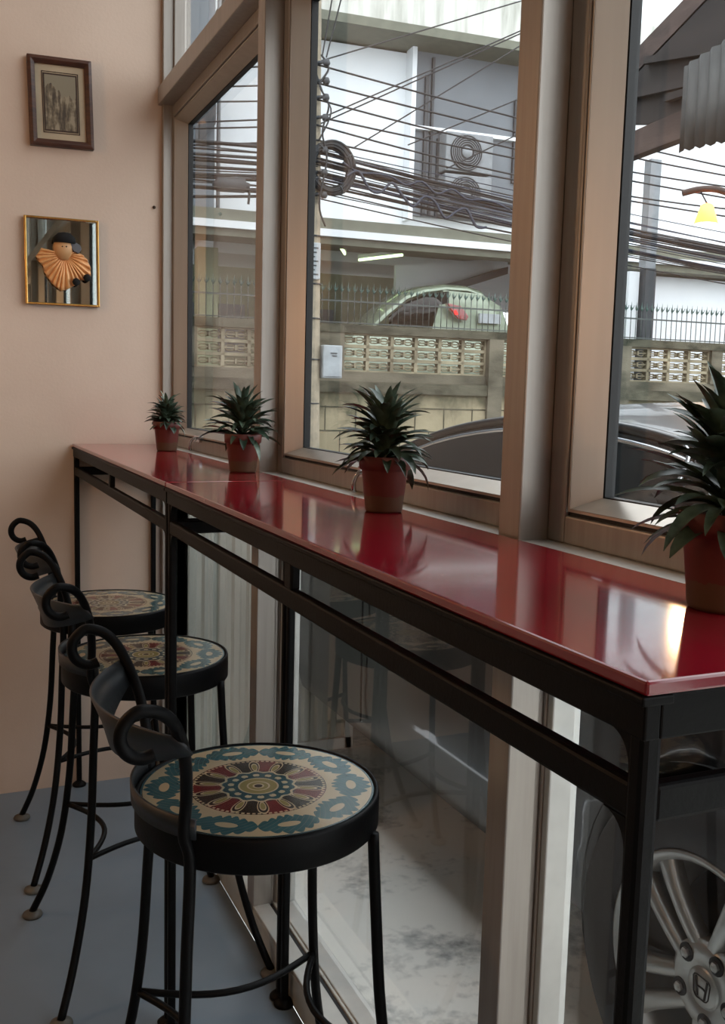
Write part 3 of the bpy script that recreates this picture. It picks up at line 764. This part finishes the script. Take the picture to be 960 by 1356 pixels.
# --- street wall with breeze blocks
tw = sthing('street_wall', 'stained concrete wall with cream breeze block panels across the street', 'wall', 5, 8.9, GZ)
SB().box(-3, 16, 8.8, 9.0, GZ, 1.25).place('lower_wall', 'lowwall', tw)
# block joints cut as thin recesses read as courses
m = SB()
for z in (.12, .44, .76, 1.06): m.box(-3, 16, 8.792, 8.80, z, z+.014)
for r, z in enumerate((.13, .45, .77)):
    for k in range(46):
        s = -3+k*.41+(.2 if r % 2 else 0); m.box(s, s+.012, 8.793, 8.80, z, z+.31)
m.place('block_joints', 'conc_dark', tw)
SB().box(-3, 16, 8.76, 9.04, 1.25, 1.39).place('lower_ledge', 'conc_dark', tw)
SB().box(-3, 16, 8.82, 8.98, 1.39, 1.515).place('sill_course', 'concrete', tw)
SB().box(-3, 16, 8.77, 9.03, 1.995, 2.10).place('coping', 'conc_dark', tw)
panels = [(-.10, 1.62), (1.94, 2.92), (3.80, 5.81), (6.02, 7.64), (8.03, 9.43), (9.62, 11.4)]
piers = [(-.3, -.1), (1.62, 1.94), (2.92, 3.80), (5.81, 6.02), (7.80, 8.03), (9.43, 9.62), (7.64, 7.80), (11.4, 11.6)]
for a, b in piers:
    SB().box(a, b, 8.79, 9.01, 1.515, 1.995).place('pier', 'concrete', tw)
SB().box(5.81, 6.02, 8.74, 8.8, GZ, 2.0).place('buttress', 'concrete', tw)
SB().box(7.82, 8.02, 8.74, 8.8, GZ, 2.0).place('buttress', 'concrete', tw)
for a, b in panels:
    n = max(1, round((b-a)/.33)); bw = (b-a)/n; m = SB(); d0, d1 = 8.85, 8.95
    for r in range(3):
        z0 = 1.515+.16*r
        for k in range(n):
            s0_ = a+k*bw
            m.box(s0_, s0_+.022, d0, d1, z0, z0+.16); m.box(s0_+bw-.022, s0_+bw, d0, d1, z0, z0+.16)
            m.box(s0_, s0_+bw, d0, d1, z0, z0+.02); m.box(s0_, s0_+bw, d0, d1, z0+.14, z0+.16)
            for h in (0, 1):
                c = s0_+bw*(.29+.42*h); zc = z0+.08; hw = bw*.19
                # eye shaped ribs crossing each half
                for sg in (-1, 1):
                    pts = [(c-hw, d0+.05, zc+sg*.004), (c-hw*.5, d0+.05, zc+sg*.030), (c, d0+.05, zc+sg*.036*(1 if h else .8)), (c+hw*.5, d0+.05, zc+sg*.030), (c+hw, d0+.05, zc+sg*.004)]
                    m.tube(cat(pts, 3), .0095, 6)
            m.box(s0_+bw/2-.012, s0_+bw/2+.012, d0, d1, zc-.03, zc+.03)
            m.box(s0_+.02, s0_+bw-.02, d0+.02, d1-.02, zc-.008, zc+.008)
    m.place('breeze_panel', 'conc_pale', tw)
# --- spiked fence on the wall
tf = sthing('spiked_fence', 'thin iron fence with green barbed spikes on top of the street wall', 'fence', 5, 8.9, 2.10)
SB().box(-.3, 11.6, 8.893, 8.907, 2.385, 2.405).place('fence_rail', 'bar_iron', tf)
SB().box(-.3, 11.6, 8.893, 8.907, 2.12, 2.135).place('fence_rail', 'bar_iron', tf)
pm = SB(); pm.tube([(0, 8.9, 2.10), (0, 8.9, 2.52)], .006, 6)
pm.v = [(v[0], v[1]-8.9, v[2]-2.10) for v in pm.v]; pk = pm.build('picket', 'bar_iron', tf)
sm = MB()
sm.lathe([(.006, .40), (.018, .43), (.006, .46), (.0005, .53)], 6)
for a in (-1, 1): sm.tube(cat([(0, 0, .41), (a*.022, -.01, .44), (a*.030, -.02, .475)], 3), [.007]*4+[.004]*3, 5)
sp_ = sm.build('spike', 'green_paint', pk)
NP = 98
for i in range(NP):
    s = 1.55+i*.086
    o = pk if i == 0 else pk.copy(); q = sp_ if i == 0 else sp_.copy()
    if i: COL.objects.link(o); COL.objects.link(q); o.parent = tf; q.parent = o
    o.location = Vector(W(s, 8.9, 2.10))-tf.location
# --- utility pole
tp = sthing('utility_pole', 'concrete utility pole with brackets carrying the cable bundle', 'pole', 3.24, 8.3, GZ)
SB().loft([[(3.24+.105*math.cos(a)*k-(.03*q), 8.3+.105*math.sin(a)*k, z) for a in [j*PI/4+PI/8 for j in range(8)]] for z, k, q in ((GZ, 1.05, 0), (3, .85, 1), (6.8, .62, 2.2))], closed=True).place('pole_shaft', 'pole', tp)
m = SB(); m.box(3.08, 3.27, 8.16, 8.2, 2.55, 2.97)
m.place('pole_sign', 'meter', tp, bevel=.01)
m = SB()
for k in range(7): m.box(3.11, 3.24-(k % 3)*.02, 8.154, 8.16, 2.90-k*.05, 2.915-k*.05)
m.place('sign_lines', 'grey_dk', tp)
m = SB()
for z in (1.1, 1.62, 2.1, 2.5, 3.05): m.lathe([(.108, z), (.108, z+.015)], 12, (3.22, 8.3, 0))
m.place('pole_straps', 'grey_dk', tp)
m = SB()
for z in (3.5, 3.75, 4.0, 4.36, 4.58, 4.76, 4.96): m.tube([(3.12, 8.2, z), (3.30, 8.12, z+.02)], .02, 6); m.lathe([(.03, z-.03), (.045, z), (.03, z+.04)], 10, (3.28, 8.12, 0))
m.place('insulators', 'grey_dk', tp)
m = SB(); m.tube(cat([(3.22, 8.14, 5.05), (3.30, 8.1, 4.9), (3.20, 8.1, 4.7), (3.31, 8.1, 4.5), (3.24, 8.1, 4.2), (3.3, 8.1, 3.9), (3.22, 8.1, 3.4), (3.30, 8.1, 3.15)], 5), .012, 6); m.tube(cat([(3.1, 8.14, 5.0), (3.24, 8.1, 4.62), (3.34, 8.1, 4.42), (3.2, 8.1, 4.1)], 5), .010, 6)
m.place('added_dark_wires', 'cable', tp)  # loose wires added to give the upper pole its silhouetted darkness
t = sthing('meter_box', 'grey electricity meter box on the right side of the pole', 'box', 3.45, 8.25, 1.41, 'meter boxes on the utility pole')
SB().box(3.33, 3.57, 8.17, 8.32, 1.41, 1.80).place('casing', 'meter', t, bevel=.012)
m = SB(); m.box(3.42, 3.50, 8.162, 8.17, 1.70, 1.712); m.box(3.44, 3.50, 8.162, 8.17, 1.67, 1.68); m.box(3.345, 3.555, 8.164, 8.17, 1.43, 1.434); m.place('vent_slots', 'grey_dk', t)
t = sthing('meter_box', 'narrow grey meter box half hidden left of the pole', 'box', 3.05, 8.3, 1.41, 'meter boxes on the utility pole')
SB().box(2.93, 3.13, 8.22, 8.34, 1.41, 1.80).place('casing', 'meter', t, bevel=.012)
SB().box(3.0, 3.08, 8.212, 8.22, 1.70, 1.712).place('vent_slots', 'grey_dk', t)
# --- coil of cable
t = sthing('cable_coil', 'thick round coil of spare black cable hanging by the pole', 'coil', 3.38, 8.2, 3.5)
m = SB(); rnd = random.Random(4)
for k in range(9):
    r_ = .235+rnd.uniform(-.035, .035); cx = 3.38+rnd.uniform(-.02, .02); cz = 3.82+rnd.uniform(-.02, .02); dd = 8.15+rnd.uniform(-.04, .04)
    m.tube([(cx+r_*math.cos(a), dd, cz+r_*1.12*math.sin(a)) for a in [j*2*PI/30 for j in range(31)]], .016, 6)
m.place('cable_loops', 'cable', t)
m = SB()
for q in (.6, 2.2, 3.7, 5.2): m.tube([(3.38+.235*math.cos(q)+.05*math.cos(b)*math.cos(q), 8.15+.06*math.sin(b), 3.82+.26*math.sin(q)+.05*math.cos(b)*math.sin(q)) for b in [j*2*PI/10 for j in range(11)]], .008, 5)
m.place('coil_ties', 'grey_dk', t)
t = sthing('splice_box', 'dark cable splice box hanging in the bundle seen through the first window', 'box', 2.2, 8.2, 3.44)
m = SB(); m.tube([(2.0, 8.2, 3.53), (2.03, 8.2, 3.53), (2.05, 8.2, 3.53), (2.36, 8.2, 3.54), (2.38, 8.2, 3.54), (2.42, 8.2, 3.54)], [.03, .04, .085, .085, .04, .03], 12); m.place('casing', 'grey_dk', t)
m = SB(); m.tube(cat([(2.40, 8.2, 3.53), (2.42, 8.2, 3.45), (2.41, 8.2, 3.34)]), .014, 6); m.place('cable_tail', 'cable', t)
# --- overhead cables: each strand its own object
CG = 'overhead cables along the street'
def cable(pts, r, lab, m='cable', g=CG, n=6):
    p = [W(*q) for q in pts]; c = p[0]; mb = MB(); mb.tube([(q[0]-c[0], q[1]-c[1], q[2]-c[2]) for q in p], r, n, caps=False)
    o = mb.build('overhead_cable', m, loc=c); tag(o, lab, 'cable', g)
def span(s0_, z0, s1, z1, sag, d0=8.3, d1=8.3, n=22):
    return [(s0_+(s1-s0_)*i/n, d0+(d1-d0)*i/n, z0+(z1-z0)*i/n-sag*4*(i/n)*(1-i/n)) for i in range(n+1)]
up = [(4.96, 4.66, 4.40), (4.76, 4.49, 4.29), (4.58, 4.29, 4.15), (4.39, 4.18, 4.00), (4.30, 3.98, 3.86), (4.13, 3.92, 3.76)]
ORD = ('topmost', 'second from top', 'third from top', 'fourth from top', 'fifth from top', 'lowest')
for k, (a, b, c) in enumerate(up):
    # quadratic through pole, post C and right edge
    pts = []
    for i in range(25):
        s = 3.2+(12.5-3.2)*i/24
        l0 = (s-5.9)*(s-9.05)/((3.17-5.9)*(3.17-9.05)); l1 = (s-3.17)*(s-9.05)/((5.9-3.17)*(5.9-9.05)); l2 = (s-3.17)*(s-5.9)/((9.05-3.17)*(9.05-5.9))
        pts.append((s, 8.2, a*l0+b*l1+c*l2))
    cable(pts, .011, ORD[k]+' of six spaced black power lines right of the pole')
    z2 = a+random.uniform(-.25, .1); cable(span(3.1, a, -6, z2-.5, .2), .010, ORD[k]+' of six spaced black power lines left of the pole')
rnd = random.Random(21)
SIZ = {.006: 'thinnest', .008: 'thin', .010: 'middling', .012: 'middling', .015: 'thick', .018: 'thick'}
for k in range(30):
    zl = rnd.uniform(3.50, 4.04); q = (zl-3.50)/.52; zr = 2.94+q*.52+rnd.uniform(-.10, .12); sag = rnd.uniform(.02, .16)
    dd = 8.25+rnd.uniform(-.14, .14); r = rnd.choice((.006, .008, .010, .015)); bl = rnd.random() < .3
    cable(span(3.2, zl, 12.5, zr-.25, sag, dd, dd+rnd.uniform(-.05, .1)), r, SIZ[r]+(' blue black' if bl else ' black')+' strand sagging in the bundle right of the pole', 'cable_blue' if bl else 'cable')
for k in range(26):
    zl = rnd.uniform(3.50, 4.05); zz = zl+rnd.uniform(-.12, .15); dd = 8.25+rnd.uniform(-.14, .14)
    r = rnd.choice((.006, .008, .012, .018)); cable(span(3.2, zl, -5, zz, rnd.uniform(.02, .25), dd, dd), r, SIZ[r]+' black strand sagging in the bundle left of the pole')
for a, b in (((3.2, 8.3, 5.01), (5.46, 8.6, 6.0)), ((3.2, 8.3, 4.36), (5.84, 8.3, 5.74)), ((3.2, 8.3, 4.30), (6.2, 8.3, 5.9)), ((3.7, 8.3, 4.12), (5.85, 8.3, 5.57)), ((4.38, 8.3, 4.22), (6.3, 8.3, 5.15)), ((3.25, 8.2, 5.05), (3.42, 8.2, 6.1)), ((3.3, 8.2, 5.05), (3.56, 8.2, 6.1)), ((4.9, 8.3, 4.0), (6.6, 8.3, 4.9))):
    a_, b_ = Vector(a), Vector(b); b_ = a_+(b_-a_)*1.5
    cable([tuple(a_+(b_-a_)*i/8) for i in range(9)], .009, 'thin service wire climbing from the pole to the white building', g='service wires from the pole to the building')
m = [(3.55+.14*i, 8.1, 3.74+.10*math.sin(i*1.9)) for i in range(14)]
cable(cat([(x, d_, z-.03*i) for i, (x, d_, z) in enumerate(m)], 4), .016, 'wavy loose cable looping along the bundle', 'cable_blue', 'loose looping cables in the bundle')
cable(cat([(3.5+.2*i, 8.12, 3.85-.025*i+.05*math.sin(i*2.7+1)) for i in range(12)], 4), .013, 'thinner wavy loose cable above the other wavy one in the bundle', 'cable_blue', 'loose looping cables in the bundle')

# --- white building behind
tb = sthing('white_building', 'white building across the street with a grey clad box high on it', 'building', 6, 13.5, GZ)
SB().box(2.95, 22, 13.0, 20, 3.45, 6.95).place('facade', 'white_paint', tb)
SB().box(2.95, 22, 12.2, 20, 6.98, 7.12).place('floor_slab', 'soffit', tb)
SB().box(4.2, 22, 12.2, 12.32, 7.12, 7.75).place('balcony_parapet', 'white_streak', tb)
SB().box(2.95, 22, 14.5, 20, 7.12, 11).place('upper_storey', 'white_paint', tb)
m = SB(); m.box(7.0, 7.9, 14.42, 14.5, 8.0, 9.6); m.place('upper_window', 'greybox', tb)
# recessed grey bay with frame
SB().box(6.28, 8.45, 12.90, 13.0, 4.30, 7.1).place('grey_bay', 'greybox', tb)
m = SB(); m.box(6.20, 6.28, 12.72, 13.0, 4.2, 7.16); m.box(6.20, 8.45, 12.72, 13.0, 7.08, 7.16); m.box(6.28, 8.45, 12.80, 12.9, 5.70, 5.76); m.box(8.38, 8.46, 12.72, 13.0, 4.6, 7.1); m.place('bay_frame', 'white_paint', tb)
m = SB(); m.box(6.5, 6.56, 12.84, 12.9, 4.3, 6.6); m.box(6.62, 6.66, 12.84, 12.9, 4.3, 6.9); m.box(6.75, 6.79, 12.84, 12.9, 4.3, 5.6); m.box(8.2, 8.3, 12.84, 12.9, 5.0, 6.4); m.place('drain_pipes', 'grey_dk', tb)
for z, lab in ((5.34, 'upper grey air conditioner fan unit on the clad box'), (4.66, 'lower grey air conditioner fan unit on the clad box')):
    t = sthing('air_conditioner', lab, 'air conditioner', 7.2, 12.7, z-.3, 'stacked air conditioner units')
    SB().box(6.78, 7.66, 12.55, 12.85, z-.32, z+.32).place('casing', 'ac_white', t, bevel=.02)
    m = SB(); m.lathe([(.12, 0), (.29, -.015), (.30, .03)], 32, (7.16, 12.53, z), 'y'); m.place('fan_ring', 'fan_dark', t)
    m = SB()
    for k in range(5):
        r_ = .14+.035*k; m.tube([(7.16+r_*math.cos(a), 12.51, z+r_*math.sin(a)) for a in [j*2*PI/24 for j in range(25)]], .006, 5)
    m.lathe([(.0001, -.01), (.09, -.006), (.1, .02)], 20, (7.16, 12.51, z), 'y'); m.place('fan_hub', 'ac_white', t)
# canopy and car port below
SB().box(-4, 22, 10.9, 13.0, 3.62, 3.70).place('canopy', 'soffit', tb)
SB().box(-4, 22, 10.5, 10.62, 3.44, 3.54).place('canopy_fascia', 'white_paint', tb)
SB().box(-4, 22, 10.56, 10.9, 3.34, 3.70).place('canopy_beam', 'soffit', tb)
SB().box(7.6, 22, 10.9, 11.0, GZ, 3.3).place('ground_floor_wall', 'white_paint', tb)
SB().box(-4, 7.6, 14.3, 14.4, GZ, 3.4).place('car_port_back', 'cream_in', tb)
m = SB(); m.box(4.45, 5.4, 14.2, 14.3, 1.9, 2.75); m.box(2.6, 3.0, 14.2, 14.3, 1.9, 2.75); m.box(3.3, 3.75, 14.2, 14.3, 1.9, 2.75); m.place('roller_panels', 'shutter', tb)
SB().box(3.78, 4.12, 11.6, 11.9, GZ, 3.32).place('column', 'cream_in', tb)
SB().box(2.45, 2.75, 11.6, 11.9, GZ, 3.32).place('column', 'cream_in', tb)
m = SB(); m.prism([(5.85, 3.36), (7.9, 3.62), (7.9, 3.35), (7.0, 3.12), (6.2, 2.96), (5.85, 2.92)], 'y', 12.3, 12.4); m.place('white_wall', 'white_paint', tb)
m = SB()
m.prism([(5.9, 2.93), (6.4, 3.02), (7.0, 3.18), (7.7, 3.42), (7.7, 3.30), (7.0, 3.06), (6.4, 2.92), (5.9, 2.88)], 'y', 11.9, 12.28); m.place('awning_edge', 'grey_dk', tb)
for s_, z_ in ((4.80, 3.50), (5.45, 3.42)):
    t = sthing('tube_light', ['lit fluorescent tube light in the car port, nearer the pole', 'lit fluorescent tube light in the car port, farther from the pole'][s_ > 5], 'light', s_, 12.0, z_, 'car port tube lights')
    sg = 1 if s_ < 5 else -1
    SB().bar((s_-.2, 12.0-sg*.45, z_+.05), (s_+.2, 12.0+sg*.45, z_+.05), .06, .06).place('housing', 'white_paint', t)
    SB().tube([(s_-.2, 12.0-sg*.45, z_), (s_+.2, 12.0+sg*.45, z_)], .022, 8).place('lamp_tube', 'tube', t)
# neighbour grey building behind left
t = sthing('grey_building', 'pale grey building seen high through the first window', 'building', 1.6, 12.0, GZ)
SB().box(-6, 2.76, 12.0, 20, 3.75, 13).place('facade', 'greybox', t)
m = SB(); m.prism([(2.52, 4.85), (2.76, 5.15), (2.76, 6.3), (2.52, 6.3)], 'y', 11.9, 12.0); m.box(1.0, 1.6, 11.9, 12.0, 5.0, 6.4); m.box(-6, 2.76, 11.95, 12.0, 4.55, 4.62); m.place('dark_balcony', 'grey_dk', t)  # dark grey shapes set on the front of the facade
m = SB(); m.tube([(2.84, 12.1, 3.7), (2.84, 12.1, 9)], .03, 6); m.place('drain_pipe', 'ac_white', t)
# dark post at right
t = sthing('steel_post', 'dark steel post rising in front of the white wall on the right', 'post', 8.8, 9.6, GZ)
SB().box(8.72, 8.90, 9.5, 9.66, GZ, 3.2).place('lower_shaft', 'grey_dk', t)
SB().box(8.70, 8.88, 9.5, 9.66, 3.2, 4.76).place('upper_shaft', 'ac_white', t)
SB().box(8.5, 8.68, 9.6, 9.72, GZ, 3.15).place('pipe_casing', 'white_paint', t)
# --- pale SUV parked behind the wall
t = sthing('parked_hatchback', 'pale green white hatchback behind the street wall, red tail lamp lit', 'car', 6.0, 11.5, GZ)
def SV(a): return [(s, d, z) for s, d, z in a]
prof = [(4.75, 2.22), (5.05, 2.50), (5.35, 2.74), (5.65, 2.86), (6.0, 2.92), (6.35, 2.92), (6.6, 2.86), (6.85, 2.62), (7.0, 2.35)]
m = SB(); secs = []
for s_, z_ in prof:
    secs.append([(s_, 10.50+.12*(z_-2.2), z_-.10), (s_, 10.62+.12*(z_-2.2), z_-.02), (s_, 11.25, z_+.02), (s_, 11.85, z_-.02), (s_, 12.05, z_-.10)])
m.loft(secs); m.place('roof', 'suvpaint', t, solid=.02)
m = SB(); secs = []
for s_, z_ in [(4.35, 1.55), (4.4, 1.95), (4.55, 2.12), (4.75, 2.2)]+[(p[0], max(2.2, 2.2)) for p in prof[1:]]+[(7.15, 1.8), (7.2, 1.2)]:
    secs.append([(s_, 10.42, 1.05), (s_, 10.40, 1.6 if z_ > 1.6 else z_-.1), (s_, 10.45, z_), (s_, 11.25, z_+.06), (s_, 12.05, z_), (s_, 12.1, 1.05)])
m.loft(secs); m.place('body', 'suvpaint', t)
m = SB(); secs = []
for s_, z_ in prof[1:5]: secs.append([(s_, 10.485, 2.26+(.0 if s_ > 4.9 else 0)), (s_, 10.52, max(z_-.13, 2.27))])
m.loft(secs); m.place('side_window', 'carglass', t, solid=.01)
m = SB(); m.add([(5.72, 10.46, 2.22), (7.0, 10.44, 2.22), (6.86, 10.5, 2.6), (6.55, 10.55, 2.78), (5.92, 10.55, 2.80)], [(0, 1, 2, 3, 4)]); m.place('rear_quarter_panel', 'suvpaint', t, solid=.03)
m = SB(); m.prism([(5.90, 2.60), (6.12, 2.57), (6.26, 2.42), (6.22, 2.36), (6.08, 2.38), (5.98, 2.48)], 'y', 10.34, 10.44); m.place('tail_lamp', 'red_lamp', t, bevel=.01)
m = SB(); m.prism([(5.98, 2.50), (6.04, 2.50), (6.08, 2.44), (6.03, 2.43)], 'y', 10.32, 10.345); m.place('lit_lens', 'red_lit', t)
m = SB(); m.box(6.45, 6.80, 10.36, 10.42, 2.34, 2.48); m.place('number_plate', 'meter', t)
m = SB()
for s_ in (4.85, 6.5): m.lathe([(.0001, 10.40), (.34, 10.42), (.36, 10.6)], 24, (s_, 0, 1.0), 'y')
m.place('wheels', 'rubber', t)
struct(SB().box(3, 14, 9.1, 16, .3, .66).place('ground_platform', 'asphalt'), 'raised yard behind the street wall')

# --- wooden lean-to roof at right: rafter and tie beam in the plane x = 4.5
XR = 4.5
t = thing('timber_roof', 'weathered timber roof edge with rafter and tie beam at upper right', 'roof', (XR, 2.9, 2.9))
def rb(pts, th, name, m):
    b = MB(); b.prism([(p[0]-2.9, p[1]-2.9) for p in pts], 'x', 0, th); return b.build(name, m, t, bevel=.006)
rb([(3.55, 3.50), (3.55, 3.71), (2.73, 4.02), (1.6, 4.45), (1.6, 4.25), (2.48, 3.93)], .06, 'rafter', 'old_wood')
rb([(3.75, 3.03), (3.75, 3.21), (2.94, 3.255), (1.6, 3.33), (1.6, 3.10), (2.55, 3.075)], .09, 'tie_beam', 'old_wood')
b = MB(); P = [(3.55, 3.58), (1.6, 4.34)]
b.add([(.06, P[0][0]-2.9, P[0][1]-2.9+.06), (.06, P[1][0]-2.9, P[1][1]-2.9+.06), (3.0, P[1][0]-2.9, P[1][1]-2.9+.06), (3.0, P[0][0]-2.9, P[0][1]-2.9+.06)], [(0, 1, 2, 3)])
b.build('roof_boards', 'old_dark', t, solid=.03)
for q in (.12, .38, .62, .86):
    y_, z_ = P[0][0]+(P[1][0]-P[0][0])*q-2.9, P[0][1]+(P[1][1]-P[0][1])*q-2.9
    MB().bar((.05, y_, z_-.0), (3.0, y_, z_-.0), .06, .09).build('purlin', 'old_dark', t)
rb([(3.55, 3.37), (3.04, 3.25), (2.9, 3.25), (1.6, 3.3), (1.6, 4.3), (2.48, 3.96), (3.55, 3.53)], .03, 'gable_boards', 'old_dark')
for a_, b_ in (((.55, .62), (-.3, .52)), ((.15, .80), (-.6, .66)), ((-.1, .47), (-1.2, .42))): MB().bar((-.03, a_[0], a_[1]), (-.03, b_[0], b_[1]), .05, .05).build('batten', 'old_dark', t)
MB().box(.02, .11, -1.30, -1.20, -2.95, 1.5).build('timber_post', 'old_wood', t)
# hanging scalloped sheet
m = MB(); secs = []
for i in range(41):
    y_ = 2.535-1.0*i/40; wv = .015*math.sin(i*1.57)
    secs.append([(XR-.12+wv, y_, 3.50+.15*i/40), (XR-.12+wv, y_, 3.2), (XR-.12+wv, y_, 2.93+.02*abs(math.sin(i*.785))-.06*i/40)])
o = m.loft(secs).build('corrugated_sheet', 'sheet', solid=.006); tag(o, 'grey corrugated sheet with scalloped edge hanging under the timber roof', 'sheet')
# bracket lamp under it
lx, ly, lz = 3.66, 1.44, 2.28
t = thing('bracket_lamp', 'lit amber lamp hanging from a curved wooden arm at right', 'lamp', (lx, ly, lz))
MB().tube(cat([(-.06, .14, .135), (.0, .06, .15), (.06, -.03, .135), (.14, -.16, .06), (.3, -.4, -.05), (.86, -.0, -.1)][:5], 6), [.018]*25, 8).build('arm', 'old_wood', t)
MB().tube([(0, .06, .14), (0, 0, .06)], .004, 6).build('cord', 'cable', t)
MB().lathe([(.02, .06), (.035, .05), (.066, -.05), (.062, -.05), (.03, .045)], 24, cap=False).build('lamp_shade', 'shade', t)
MB().lathe([(.0001, -.035), (.03, -.02), (.035, .0), (.02, .03), (.0001, .04)], 16).build('bulb', 'bulb', t)
MB().tube([(.3, -.4, -.06), (.3, -.4, -2.34)], .03, 8).build('lamp_post', 'old_wood', t)
ld = bpy.data.lights.new('lamp_light', 'POINT'); ld.energy = 12; ld.color = (1, .62, .32); ld.shadow_soft_size = .05
lo = bpy.data.objects.new('lamp_light', ld); COL.objects.link(lo); lo.parent = t; lo.location = (0, 0, -.08)
